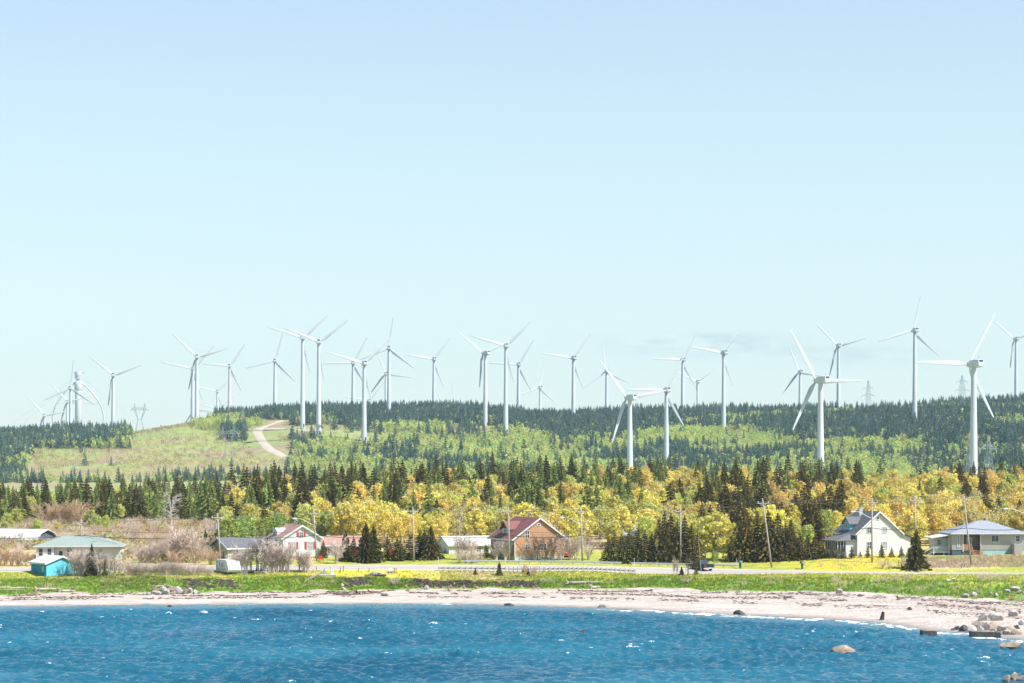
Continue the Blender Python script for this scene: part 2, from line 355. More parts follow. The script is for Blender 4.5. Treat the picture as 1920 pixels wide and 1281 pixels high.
# ---- beach
SAND = np.array((0.50, 0.42, 0.365)); WET = np.array((0.27, 0.225, 0.20))
def c_beach(X, Y, Z, px):
    y0 = np.interp(px, PXC, Y0); y1 = np.interp(px, PXC, Y1); t = (Y-y0)/(y1-y0)
    c = np.tile(SAND, (len(X), 1))
    c = mixc(c, SAND*np.array((0.74, 0.73, 0.74)), sm(fbm(X*0.16, Y*2.2, 21), 0.35, 0.68)); c = mixc(c, SAND*1.12, sm(fbm(X*0.5, Y*3.0, 23), 0.55, 0.7))
    c = mixc(WET, c, sm(t, 0.0, 0.16))
    # strand lines of dark drift: thin bands along the beach
    for tc_, w, s in ((0.50, 0.05, 31), (0.68, 0.07, 33), (0.86, 0.08, 35)):
        n = fbm(X*0.25, Y*2.0, s); d = np.abs(t - tc_ - (fbm(X*0.03, Y*0+s, s) - 0.5)*0.16)/w
        c = mixc(c, (0.30, 0.21, 0.17), np.exp(-d*d)*sm(n, 0.46, 0.62)*0.8)
    return c
M['sand'] = mat('sand', (0.90, 0.90, 0.90), (1.06, 1.06, 1.06), 0.7, 0.95, bump=0.35, bscale=3, attr='zone', stretch=(0.6, 1.5, 1), coords='Object')
strip('beach', seg(0, 4) + seg(1, 6) + seg(2, 50, True), c_beach, M['sand'])

# ---- grassy bank up to the road
GREEN = np.array((0.16, 0.26, 0.035)); YEL = np.array((0.52, 0.42, 0.04)); DRY = np.array((0.46, 0.36, 0.20)); SOIL = np.array((0.040, 0.028, 0.023)); LIMEG = np.array((0.32, 0.37, 0.04))
def c_bank(X, Y, Z, px):
    y1 = np.interp(px, PXC, Y1); y2 = np.interp(px, PXC, Y2); y3 = np.interp(px, PXC, Y3)
    a = (Y-y1)/(y2-y1); b = (Y-y2)/(y3-y2)
    n = fbm(X*0.15, Y*0.3, 41); n2 = fbm(X*0.5, Y*0.8, 43)
    c = mixc(GREEN, LIMEG, sm(n + b*0.4, 0.42, 0.62))
    lawn = np.exp(-((px-720)/115)**4)*sm(b, 0.05, 0.2) + 0.35*sm(b, 0.3, 0.8)*sm(n2, 0.4, 0.6)
    c = mixc(c, YEL, lawn)
    c = mixc(c, DRY, sm(n2, 0.60, 0.72)*0.6*sm(b, -0.1, 0.3) + np.exp(-((px-900)/70)**2)*sm(b, 0.0, 0.3)*0.7)
    er = np.exp(-((px-890)/120)**4) + 0.9*np.exp(-((px-395)/55)**4) + 0.8*np.exp(-((px-670)/35)**4) + 0.6*np.exp(-((px-250)/60)**4)
    c = mixc(c, SOIL, er*sm(a, 0.25, 0.5)*(1-sm(a, 0.95, 1.15))*sm(n2, 0.36, 0.50))
    c = mixc(c, (0.36, 0.27, 0.2), sm(n2, 0.55, 0.65)*(1-sm(a, 0.05, 0.22))*0.7)
    return c
M['bank'] = mat('bank', (0.72, 0.74, 0.7), (1.2, 1.18, 1.2), 1.8, 0.95, bump=0.6, bscale=5, attr='zone')
strip('grass_bank', seg(3, 34) + seg(4, 14, True), c_bank, M['bank'])
# ---- road (drawn between its own lines, the verge sheet lies under it)
def c_road(X, Y, Z, px):
    c = np.tile((1.0, 1.0, 1.0), (len(X), 1)); y3 = np.interp(px, PXC, Y3); t = (Y-y3)/9.0
    c = mixc(c, (1.28, 1.22, 1.12), sm(np.abs(t-0.5), 0.36, 0.42))
    tr = np.exp(-((np.abs(np.abs(t-0.5)-0.2)-0.075)/0.03)**2); return c*(1-0.12*tr[:, None])
M['asphalt'] = mat('asphalt', (0.36, 0.32, 0.29), (0.43, 0.38, 0.345), 0.35, 0.9, bump=0.2, bscale=8, stretch=(0.3, 1, 1), attr='zone')
road = strip('road', seg(5, 24, True), c_road, M['asphalt'])
M['road_paint'] = mat('road_paint', (0.75, 0.68, 0.42), (0.62, 0.56, 0.36), 1.2, 0.8)
M['edge_paint'] = mat('edge_paint', (0.78, 0.77, 0.74), (0.62, 0.60, 0.57), 1.2, 0.8)
def road_line(t0, t1, m, px0=-300, px1=2220):
    mb = MB(); pts = np.arange(px0, px1, 6.0); y3 = np.interp(pts, PXC, Y3)
    zc = tz(np.repeat(pts, 2), np.stack([y3+9*t0, y3+9*t1], 1).ravel()) + 0.012
    yy = np.stack([y3+9*t0, y3+9*t1], 1).ravel(); xx = (np.repeat(pts, 2)-960)/F*yy
    mb.v = [tuple(q) for q in np.stack([xx, yy, zc], 1)]; mb.f = [(2*i, 2*i+2, 2*i+3, 2*i+1) for i in range(len(pts)-1)]
    return structure(mb.build('road_marking', m))
road_line(0.485, 0.500, M['road_paint']); road_line(0.515, 0.530, M['road_paint']); road_line(0.12, 0.135, M['edge_paint']); road_line(0.87, 0.885, M['edge_paint'])
# ---- yards, meadow and foothill
def c_yard(X, Y, Z, px):
    n = fbm(X*0.12, Y*0.12, 51); n2 = fbm(X*0.5, Y*0.5, 53)
    c = mixc((0.23, 0.29, 0.045), (0.34, 0.35, 0.06), n)
    yb = sm(Y, 392, 398)
    c = mixc(c, (0.56, 0.42, 0.035), sm(n2 + 0.25*np.exp(-((px-1600)/120)**2)+0.15*np.exp(-((px-570)/80)**2), 0.5, 0.62)*(0.40 + 0.35*np.exp(-((px-1610)/100)**2)))
    c = mixc(c, (0.50, 0.37, 0.27), 0.8*np.clip(np.exp(-((px-1790)/75)**4)*(1-sm(Y, 404, 410))*sm(Y, 394, 397), 0, 1)*sm(n2, 0.3, 0.5))
    c = mixc(c, (0.46, 0.34, 0.18), np.clip((1-sm(px, 360, 420))*sm(n2, 0.25, 0.45) + sm(Y, 418, 430)*0.8, 0, 1))
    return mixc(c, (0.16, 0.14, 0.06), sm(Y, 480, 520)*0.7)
strip('meadow', seg(6, 14) + seg(7, 14) + seg(8, 8) + seg(9, 8) + seg(10, 5) + seg(11, 4, True), c_yard, M['bank'])
def c_hill(X, Y, Z, px):
    n = fbm(X*0.012, Y*0.02, 61); n2 = fbm(X*0.05, Y*0.06, 63)
    c = mixc((0.24, 0.25, 0.085), (0.34, 0.30, 0.125), n)
    c = mixc(c, (0.30, 0.22, 0.14), sm(n2, 0.42, 0.58)*0.9)
    c = mixc(c, (0.24, 0.32, 0.09), sm(fbm(X*0.008, Y*0.03, 67), 0.54, 0.64)*0.7)
    return c
M['hill'] = mat('hill', (0.85, 0.86, 0.85), (1.12, 1.12, 1.12), 0.15, 0.95, bump=0.6, bscale=0.6, attr='zone')
strip('hill', [(12, j/5) for j in range(5)] + seg(13, 5) + seg(14, 8) + seg(15, 14) + seg(16, 14) + seg(17, 14) + seg(18, 14) + seg(19, 12) + seg(20, 8) + seg(21, 6) + seg(22, 5) + seg(23, 4, True), c_hill, M['hill'], cols=PXC)
# ------------------------------------------------------------------ water
def ocean():
    xs = np.concatenate([np.linspace(-700, -92, 25)[:-1], np.arange(-92, 92, 0.26), np.linspace(92, 700, 25)])
    ys = np.concatenate([np.linspace(-250, 205, 30)[:-1], np.linspace(205, 224, 20)[:-1], np.arange(224, 362, 0.34), np.linspace(362, 420, 8)])
    Xg, Yg = np.meshgrid(xs, ys); z = np.zeros_like(Xg)
    r = np.random.default_rng(5)
    env = 0.35 + 1.3*fbm(Xg*0.05, Yg*0.03, 71)
    px = 960 + F*Xg/np.maximum(Yg, 60); shore = np.interp(px.ravel(), PXC, Y0).reshape(px.shape)
    off = shore - Yg
    fade = 0.25 + 0.75*sm(off, 1, 25)
    for k in range(70):
        lam = 0.9*2**r.uniform(0, 2.6); th = R(-80) + r.normal(0, 0.55)
        kx, ky = math.cos(th)*2*math.pi/lam, math.sin(th)*2*math.pi/lam
        a = 0.0265*lam**0.5; ph = r.uniform(0, 6.28)
        w = np.sin(kx*Xg + ky*Yg + ph)
        z += a*(w*0.7 + 0.3*np.cos(2*(kx*Xg+ky*Yg+ph)))
    fine = ((np.abs(Xg) < 93) & (Yg > 200) & (Yg < 365))
    z = np.where(fine, z*env*fade*0.78, 0.0)
    foam = np.zeros_like(z)
    # small breaking waves along the shore
    n1 = fbm(Xg*0.12, Yg*0.6, 75); n2 = fbm(Xg*0.6, Yg*1.4, 77)
    lap = np.exp(-((off - 0.2 - 4.2*(n1-0.35)*sm(px, 700, 1300) - 0.8*n1)/ (0.55+0.7*sm(px, 900, 1500)))**2)*sm(n2, 0.40, 0.56)*sm(fbm(Xg*0.05, Yg*0.1, 78), 0.36, 0.55)*(0.55+0.45*sm(px, 700, 1000))
    brk = np.exp(-((off - 4.5 - 4*(n1-0.5))/1.0)**2)*sm(n2, 0.48, 0.6)*sm(px, 900, 1300)
    foam = np.maximum(lap*0.72, brk)
    z += brk*0.12
    # scattered white crests where the waves stand highest
    zq = np.quantile(z[fine], (0.992, 0.9995)); cap = 0.55*sm(z, zq[0], zq[1])*sm(fbm(Xg*0.5, Yg*0.9, 79), 0.46, 0.56)*fine
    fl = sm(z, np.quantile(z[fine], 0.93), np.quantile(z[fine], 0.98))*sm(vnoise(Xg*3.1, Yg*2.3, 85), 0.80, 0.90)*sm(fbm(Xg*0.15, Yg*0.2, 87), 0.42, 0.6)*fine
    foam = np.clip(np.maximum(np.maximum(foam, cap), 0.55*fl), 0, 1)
    V = np.stack([Xg.ravel(), Yg.ravel(), z.ravel()], 1); n = len(xs); rr = len(ys)
    a = (np.arange(n-1)[None, :] + (np.arange(rr-1)*n)[:, None]).ravel(); Fq = np.stack([a, a+1, a+n+1, a+n], 1)
    me = bpy.data.meshes.new('water'); me.vertices.add(len(V)); me.vertices.foreach_set('co', V.astype(np.float32).ravel())
    me.loops.add(len(Fq)*4); me.loops.foreach_set('vertex_index', Fq.astype(np.int32).ravel())
    me.polygons.add(len(Fq)); me.polygons.foreach_set('loop_start', (np.arange(len(Fq))*4).astype(np.int32)); me.update(calc_edges=True)
    me.polygons.foreach_set('use_smooth', [True]*len(Fq))
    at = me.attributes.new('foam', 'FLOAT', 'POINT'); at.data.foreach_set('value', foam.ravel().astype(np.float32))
    sh = sm(off, 14, 0)
    at = me.attributes.new('shallow', 'FLOAT', 'POINT'); at.data.foreach_set('value', np.clip(1-off/16, 0, 1).ravel().astype(np.float32))
    m = bpy.data.materials.new('sea_water'); m.use_nodes = True; nn = m.node_tree.nodes; l = m.node_tree.links; b = nn['Principled BSDF']
    b.inputs['Roughness'].default_value = 0.06; b.inputs['IOR'].default_value = 1.33; b.inputs['Specular IOR Level'].default_value = 0.5
    tcn = nn.new('ShaderNodeTexCoord'); mpn = nn.new('ShaderNodeMapping'); mpn.inputs['Scale'].default_value = (0.7, 1.0, 1); l.new(tcn.outputs['Object'], mpn.inputs[0])
    nz = nn.new('ShaderNodeTexNoise'); nz.inputs['Scale'].default_value = 2.6; nz.inputs['Detail'].default_value = 6; nz.inputs['Roughness'].default_value = 0.65; l.new(mpn.outputs[0], nz.inputs['Vector'])
    bp = nn.new('ShaderNodeBump'); bp.inputs['Strength'].default_value = 1.0; bp.inputs['Distance'].default_value = 0.20; l.new(nz.outputs[0], bp.inputs['Height']); l.new(bp.outputs[0], b.inputs['Normal'])
    n3 = nn.new('ShaderNodeTexNoise'); n3.inputs['Scale'].default_value = 0.035; n3.inputs['Detail'].default_value = 3; l.new(mpn.outputs[0], n3.inputs['Vector'])
    mr = nn.new('ShaderNodeMapRange'); mr.inputs[1].default_value = 0.35; mr.inputs[2].default_value = 0.65; l.new(n3.outputs[0], mr.inputs[0])
    mx = nn.new('ShaderNodeMix'); mx.data_type = 'RGBA'; mx.inputs[6].default_value = (0.004, 0.068, 0.118, 1); mx.inputs[7].default_value = (0.016, 0.122, 0.185, 1); l.new(mr.outputs[0], mx.inputs[0])
    s_ = nn.new('ShaderNodeAttribute'); s_.attribute_name = 'shallow'
    pw = nn.new('ShaderNodeMath'); pw.operation = 'POWER'; pw.inputs[1].default_value = 1.5; l.new(s_.outputs['Fac'], pw.inputs[0])
    mx2 = nn.new('ShaderNodeMix'); mx2.data_type = 'RGBA'; mx2.inputs[7].default_value = (0.11, 0.20, 0.245, 1); l.new(pw.outputs[0], mx2.inputs[0]); l.new(mx.outputs[2], mx2.inputs[6])
    l.new(mx2.outputs[2], b.inputs['Base Color'])
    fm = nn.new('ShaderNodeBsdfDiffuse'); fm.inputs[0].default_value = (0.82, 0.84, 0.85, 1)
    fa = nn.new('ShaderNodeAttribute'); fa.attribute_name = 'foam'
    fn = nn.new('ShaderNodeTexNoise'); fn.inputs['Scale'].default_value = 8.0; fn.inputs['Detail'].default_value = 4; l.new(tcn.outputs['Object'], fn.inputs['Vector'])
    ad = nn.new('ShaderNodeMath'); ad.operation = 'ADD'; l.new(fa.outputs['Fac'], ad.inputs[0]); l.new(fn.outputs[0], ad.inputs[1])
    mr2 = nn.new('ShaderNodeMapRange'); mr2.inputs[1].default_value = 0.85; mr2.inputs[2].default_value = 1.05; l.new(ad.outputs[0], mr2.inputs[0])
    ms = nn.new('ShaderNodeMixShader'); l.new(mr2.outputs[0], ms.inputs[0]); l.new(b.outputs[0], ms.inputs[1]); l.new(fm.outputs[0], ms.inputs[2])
    l.new(ms.outputs[0], nn['Material Output'].inputs[0])
    me.materials.append(m); return structure(link('water', me))
ocean()

# ------------------------------------------------------------------ dirt track on the hill
def ground_path(name, pts, widths, m, dz=0.25, ymin=1150):
    q = [G(px, py, ymin) for px, py in pts]
    # smooth resample
    fine = []; wd = []
    for i in range(len(q)-1):
        for k in range(8):
            t = k/8; p0 = q[max(i-1, 0)]; p1_ = q[i]; p2_ = q[i+1]; p3_ = q[min(i+2, len(q)-1)]
            fine.append(0.5*((2*p1_) + (p2_-p0)*t + (2*p0-5*p1_+4*p2_-p3_)*t*t + (3*p1_-p0-3*p2_+p3_)*t**3)); wd.append(widths[i]*(1-t)+widths[i+1]*t)
    fine.append(q[-1]); wd.append(widths[-1])
    mb = MB()
    for i, p in enumerate(fine):
        d = fine[min(i+1, len(fine)-1)] - fine[max(i-1, 0)]; n = Vector((-d.y, d.x, 0)).normalized()
        for s in (-1, -0.4, 0.4, 1):
            a = p + n*(wd[i]*s/2); mb.v.append((a.x, a.y, XZ(a.x, a.y) + (dz if abs(s) < 1 else dz*0.2)))
    for i in range(len(fine)-1):
        for j in range(3): mb.f.append((4*i+j, 4*i+j+1, 4*i+5+j, 4*i+4+j))
    return structure(mb.build(name, m, smooth=True))
ground_path('dirt_track', [(538,857),(522,851),(505,842),(492,828),(484,814),(484,806),(500,799),(520,792),(526,789)], [4.5,5,5.5,5.5,5.5,7,7,6,5], M['gravel'])
ground_path('dirt_track', [(500,804),(530,804),(560,806),(598,808)], [5,4,4,6], M['gravel'])

# ------------------------------------------------------------------ wind turbines
H0 = 55.0
def make_turbine_meshes():
    d = {}
    mb = MB(); prof = [(0, 1.62), (0.2, 1.62), (18, 1.45), (36, 1.2), (53.4, 0.98), (53.6, 0.98)]
    mb.tube([(0, 0, z) for z, r in prof], [r for z, r in prof], 24); d['tower'] = mb.mesh('tower', M['turbine_white'], True)
    d['tower'].polygons[-1].use_smooth = False
    d['seams'] = [MB().tube([(0, 0, z-0.1), (0, 0, z+0.1)], [r+0.03, r+0.03], 24).mesh('tower_flange', M['seam']) for z, r in ((18, 1.45), (36, 1.2))]
    d['door'] = MB().box(0.35, 1.1, -1.66, -1.2, 0.9, 3.0).mesh('door', M['vent_dark'])
    # nacelle: lofted rounded box, nose towards +Y
    secs = [(-5.2, 1.15, 1.15, 0.25), (-5.0, 1.35, 1.45, 0.15), (-2.0, 1.45, 1.65, 0.1), (1.0, 1.4, 1.55, 0.0), (2.0, 1.15, 1.25, 0.0), (2.3, 0.9, 0.95, 0)]
    mb = MB(); n = 12
    for y, hw, hh, dz in secs:
        for k in range(n):
            t = 2*math.pi*(k+0.5)/n; c, s = math.cos(t), math.sin(t)
            e = 0.45
            mb.v.append((hw*math.copysign(abs(c)**e, c), y, dz + hh*math.copysign(abs(s)**e, s)))
    for i in range(len(secs)-1):
        for k in range(n): mb.f.append((i*n+k, i*n+(k+1) % n, (i+1)*n+(k+1) % n, (i+1)*n+k))
    mb.f.append(tuple(range(n))); mb.f.append(tuple(range((len(secs)-1)*n, len(secs)*n)))
    d['nacelle'] = mb.mesh('nacelle', M['turbine_white'])
    d['vent'] = MB().box(-0.8, 0.8, -5.30, -4.85, 0.75, 1.42).mesh('vent', M['vent_dark'])
    d['mast'] = MB().tube([(0, -3.5, 1.7), (0, -3.5, 3.0)], 0.05, 5).tube([(-0.5, -3.5, 2.8), (0.5, -3.5, 2.8)], 0.04, 4).mesh('wind_vane', M['steel'])
    mb = MB(); prof = [(2.25, 0.95), (2.9, 1.15), (3.6, 1.1), (4.2, 0.8), (4.6, 0.35), (4.7, 0.05)]
    mb.tube([(0, y, 0) for y, r in prof], [r for y, r in prof], 14); d['hub'] = mb.mesh('rotor_hub', M['turbine_white'], True)
    # blade along +Z
    S = [(0.6, .95, .95, 28), (1.6, .95, .9, 26), (3.0, 1.6, .62, 22), (4.8, 2.05, .48, 17), (8, 1.8, .36, 11), (12, 1.55, .29, 7), (16, 1.26, .23, 4), (20, .98, .17, 2), (22.8, .74, .12, 1), (23.7, .48, .08, 0), (24.0, .12, .03, 0)]
    mb = MB(); n = 12
    for r_, c, t, tw in S:
        for k in range(n):
            a = 2*math.pi*k/n; x = c*(0.5*math.cos(a) + (0.18 if r_ > 2 else 0)); y = t*0.5*math.sin(a)*(0.75+0.25*math.cos(a))
            b = R(tw); mb.v.append((x*math.cos(b) - y*math.sin(b), x*math.sin(b) + y*math.cos(b), r_))
    for i in range(len(S)-1):
        for k in range(n): mb.f.append((i*n+k, i*n+(k+1) % n, (i+1)*n+(k+1) % n, (i+1)*n+k))
    mb.f.append(tuple(range((len(S)-1)*n, len(S)*n)))
    d['blade'] = mb.mesh('blade', M['blade_white'], True)
    return d
TM = make_turbine_meshes()
L_RIDGE = 'white wind turbine rising from the ridge wood'
L_BASE = 'wind turbine with whole tower showing on hillside'
L_NEAR = 'large wind turbine just behind the spruce belt'
L_TIP = 'far wind turbine of which little but a blade shows above the ridge trees'
L_LEFT = 'wind turbine beside the tall arched turbine'
# (rotor px, rotor py, blade tips, yaw, label)
TURB = [
 (83,779,[(49.7,743),(129.7,771)],12,L_LEFT), (126,753,[(90,719),(175,745),(114,792)],12,L_LEFT), (133,728,[(138,676.7),(83,753),(178.7,760.5)],5,L_LEFT),
 (212,704,[(166.3,669.5),(264.7,684),(202,761.7)],10,L_RIDGE), (368.5,669.6,[(321,628),(427.7,653),(352.5,731.5)],10,L_RIDGE),
 (361,692,[(301,680.4),(401.6,647.3),(379.6,748.6)],10,L_RIDGE), (430.5,686.8,[(377.6,684),(460.4,644.4),(453,735)],6,L_RIDGE),
 (407,734,[(372,726),(432,705)],12,L_RIDGE), (366,768,[(348.7,729)],8,L_TIP), (410,768,[(435,744)],8,L_TIP),
 (515.5,677,[(530,625.8),(461,692.5),(554.8,717.7)],5,L_RIDGE), (567,634,[(502,614.6),(616.5,588),(581.8,699.7)],8,L_BASE),
 (597.5,642,[(530,618),(652.7,600.5),(606.3,714.8)],6,L_BASE), (661.5,681.3,[(606,683),(689.3,630.6)],8,L_RIDGE),
 (681,682,[(607.9,662),(733.5,631),(694.3,746)],14,L_BASE), (729,653.3,[(736,594),(673,677.5),(776,693)],5,L_RIDGE),
 (723,701,[(770.3,710),(695,743)],8,L_RIDGE), (691.6,752,[(645.9,744.7)],8,L_RIDGE),
 (812,674,[(758.9,668),(841.5,632),(827.6,726.8)],14,L_RIDGE), (851.5,765,[(847.7,717.5)],8,L_TIP), (834,772,[(817,730)],8,L_TIP),
 (905.5,662.7,[(860.7,624.7),(955.5,638),(899.5,729)],30,L_BASE), (947,649.3,[(880,632.7),(996.4,603),(962.7,719)],8,L_BASE),
 (971,684,[(913.3,682.8),(1001,636),(996,735)],8,L_RIDGE), (1011,727.4,[(1019.6,678),(965.4,744.8),(1046.7,760)],14,L_RIDGE),
 (1072.5,672,[(1014,665),(1107.5,625),(1093,730)],16,L_RIDGE), (1135,697,[(1128.5,644),(1094.4,731.4),(1181,719)],16,L_RIDGE),
 (1174.5,746,[(1124,680),(1255.3,731.6),(1148,830)],28,L_NEAR), (1246,732,[(1171,733.8),(1281,664.3),(1279.3,801.6)],14,L_NEAR),
 (1277.5,675,[(1223,676),(1306,626.7),(1303.4,725)],14,L_RIDGE), (1306.5,716,[(1266.4,699),(1347.8,687.5)],10,L_RIDGE),
 (1353.5,662,[(1291,653.4),(1392,613),(1374.5,724)],16,L_BASE), (1498,698,[(1478.3,649.8),(1464.9,741.4),(1551.5,705.8)],10,L_RIDGE),
 (1530,713.5,[(1481.7,626.5),(1633,711.7),(1484.3,806)],26,L_NEAR), (1570,648.6,[(1529.4,609),(1626.2,635),(1556.4,704)],6,L_RIDGE),
 (1712,620.4,[(1726.3,553.8),(1644,643),(1761.5,668.7)],8,L_RIDGE), (1816.5,683.3,[(1871.4,582.5),(1711.7,682),(1867,782.8)],22,L_NEAR),
 (1902,636,[(1861.6,605),(1891.6,694)],10,L_RIDGE)]
FIXY = {8: 2500, 9: 2700, 17: 2150, 19: 2150, 20: 2150, 7: 2250}
TURB_INFO = []
POSES = ('one blade pointing straight up', 'a blade tilted just past upright', 'one blade level and another raised', 'one blade hanging straight down', 'a blade swung a little past hanging', 'one blade near level and one low')
for ti, (hx, hy, tips, yaw, lab) in enumerate(TURB):
    psi = R(yaw); angs = []; lens = []
    for tx, ty in tips:
        dx = (tx-hx)/math.cos(psi); dy = hy-ty; angs.append(math.atan2(dx, dy)); lens.append(math.hypot(dx, dy))
    Y = FIXY.get(ti) or F*24.0/(sum(lens)/len(lens))
    third = 2*math.pi/3
    s = sum(math.sin(3*a) for a in angs); c = sum(math.cos(3*a) for a in angs); a0 = math.atan2(s, c)/3
    if lab in (L_RIDGE, L_BASE, L_LEFT, L_NEAR): lab = lab + ', ' + POSES[int(round((math.degrees(a0) % 120)/20)) % 6]
    hubw = W(hx, hy, Y)                                     # centre of the rotor
    # tower stands 3.4 m behind the rotor along the nacelle
    ax = Vector((-math.sin(psi), math.cos(psi), 0)); base = hubw - ax*3.4
    bz = XZ(base.x, base.y); h = hubw.z - bz
    t = thing('wind_turbine', lab, 'wind turbine', (base.x, base.y, bz), psi, 'wind turbines on the hills')
    tw = link('tower', TM['tower'], t); tw.scale = (1, 1, (h-1.2)/53.6)
    for q in TM['seams']: link('tower_flange', q, tw)
    if lab.startswith((L_BASE, L_NEAR)): link('door', TM['door'], tw)
    na = link('nacelle', TM['nacelle'], t); na.location = (0, 0, h)
    link('vent', TM['vent'], na)
    if Y < 1700: link('wind_vane', TM['mast'], na)
    hb = link('rotor_hub', TM['hub'], t); hb.location = (0, 0, h)
    for k in range(3):
        b = link('blade', TM['blade'], t); b.location = (0, 3.4, h); b.rotation_euler = (0, a0 + k*third, 0)
    TURB_INFO.append((Y, base.copy()))
# cabinets beside two of the towers
for ti, lab in ((12, 'small dark transformer cabinet at a turbine foot beside the dirt track'), (22, 'small dark transformer cabinet at a turbine foot on the open hillside')):
    bs = TURB_INFO[ti][1]; x = bs.x-4.2; y = bs.y-1; z = XZ(x, y)
    t = thing('transformer_cabinet', lab, 'cabinet', (x, y, z))
    MB().box(-1.3, 1.3, -1, 1, -0.3, 2.4).build('housing', M['vent_dark'], t, bevel=0.06); MB().box(-1.4, 1.4, -1.1, 1.1, 2.4, 2.55).build('lid', M['steel'], t)

# ---- the tall arched (vertical axis) turbine far behind
def arched_turbine():
    Y = 2900; top = W(146.7, 715, Y); zt = top.z; zb = zt - 96
    t = thing('arched_wind_turbine', 'tall vertical-axis turbine with arched blades and thick pale column', 'wind turbine', (top.x, Y, zb), 0)
    MB().tube([(0, 0, -8), (0, 0, 70), (0, 0, 70.5), (0, 0, 96)], [4.1, 4.1, 4.1, 4.1], 24).build('column', M['steel_white'], t, True)
    c = MB().tube([(0, 0, 84), (0, 0, 85), (0, 0, 94), (0, 0, 96.3)], [4.2, 4.9, 4.9, 3.6], 24).build('upper_collar', M['steel_white'], t, True); c.location.z = 0
    hd = MB().tube([(0, 0, 96), (0, 0, 98.5), (0, 0, 99), (0, 0, 101)], [2.2, 2.2, 3.8, 3.8], 14).tube([(0, 0, 101), (0, 0, 104), (0, 0, 108)], [3.9, 4.6, 4.3], 14).build('bearing_head', M['steel_white'], t)
    MB().tube([(-6.5, 0, 107), (8, 0, 107)], 0.5, 5).tube([(0, -4, 107), (0, 4, 107)], 0.4, 5).tube([(0.5, 0, 107), (0.5, 0, 110.5)], 0.3, 5).tube([(-4, 0, 99), (4, 0, 99)], .35, 5).build('top_platform', M['steel'], hd)
    for s in (-1, 1):
        pts = []; hh = 96.0
        for i in range(33):
            v = i/32; pts.append((s*(32.5*math.sin(math.pi*v)**0.85), 0, 97*(1-v) - 4*0))
        o = MB().tube(pts, [0.95]*33, 8).build('arched_blade', M['steel_white'], t, True)
        MB().tube([(0, 0, 68), (s*25.5, 0, 68)], 0.35, 5).build('brace', M['steel_white'], t)
    for a in (20, 160, 200, 340):
        e = Vector((math.cos(R(a))*150, math.sin(R(a))*150, -10)); MB().tube([(0, 0, 105), tuple(e)], 0.07, 4).build('guy_wire', M['steel'], t)
arched_turbine()

# ------------------------------------------------------------------ transmission pylons (lattice)
def strut(mb, a, b, r=0.12): mb.tube([a, b], r, 4, False)
def pylon_cat(px, base_py, h, Y, lab, rz=0.1):
    """portal head ('cat face') pylon"""
    p = P(px, Y); s = h/22.0
    t = thing('transmission_pylon', lab, 'pylon', (p.x, p.y, p.z), rz, 'transmission pylons', s)
    r = 0.13
    for sx in (-1, 1):
        mb = MB()
        for sy in (-1, 1):
            strut(mb, (sx*3.3, sy*2.2, -0.5), (sx*1.2, sy*0.7, 11.2), r)
        for k in range(5):
            z0 = 11.2*k/5; z1_ = 11.2*(k+1)/5; f0 = z0/11.2; f1 = z1_/11.2
            strut(mb, (sx*(3.3-2.1*f0), -(2.2-1.5*f0), z0), (sx*(3.3-2.1*f1), (2.2-1.5*f1), z1_), r*0.6); strut(mb, (sx*(3.3-2.1*f0), (2.2-1.5*f0), z0), (sx*(3.3-2.1*f1), -(2.2-1.5*f1), z1_), r*0.6)
        mb.build('leg', M['steel'], t)
        mb = MB()
        for sy in (-0.5, 0.5):
            strut(mb, (sx*1.2, sy, 11.2), (sx*4.0, sy, 17.5), r); strut(mb, (sx*1.2, sy, 11.2), (sx*2.6, sy, 17.5), r); strut(mb, (sx*4.0, sy, 17.5), (sx*3.4, 0, 22), r); strut(mb, (sx*2.6, sy, 17.5), (sx*3.4, 0, 22), r)
            for k in range(4):
                strut(mb, (sx*(1.2+2.8*k/4), sy, 11.2+6.3*k/4), (sx*(1.2+1.4*(k+1)/4), sy, 11.2+6.3*(k+1)/4), r*0.6)
        mb.build('horn', M['steel'], t)
    mb = MB()
    for sy in (-0.5, 0.5):
        strut(mb, (-6.2, sy, 17.6), (6.2, sy, 17.6), r); strut(mb, (-4.2, sy, 18.9), (4.2, sy, 18.9), r)
        for k in range(8): strut(mb, (-4+k, sy, 17.6 if k % 2 else 18.9), (-3+k, sy, 18.9 if k % 2 else 17.6), r*0.6)
    for sx in (-1, 1): strut(mb, (sx*4.2, 0, 18.9), (sx*6.2, 0, 17.6), r)
    strut(mb, (-1.2, -0.7, 11.2), (1.2, -0.7, 11.2), r); strut(mb, (-1.2, 0.7, 11.2), (1.2, 0.7, 11.2), r)
    mb.build('cross_arm', M['steel'], t)
    for x in (-6.1, 0, 6.1): MB().tube([(x, 0, 17.6), (x, 0, 15.6)], 0.12, 5).build('insulator', M['porcelain'], t)
    return t
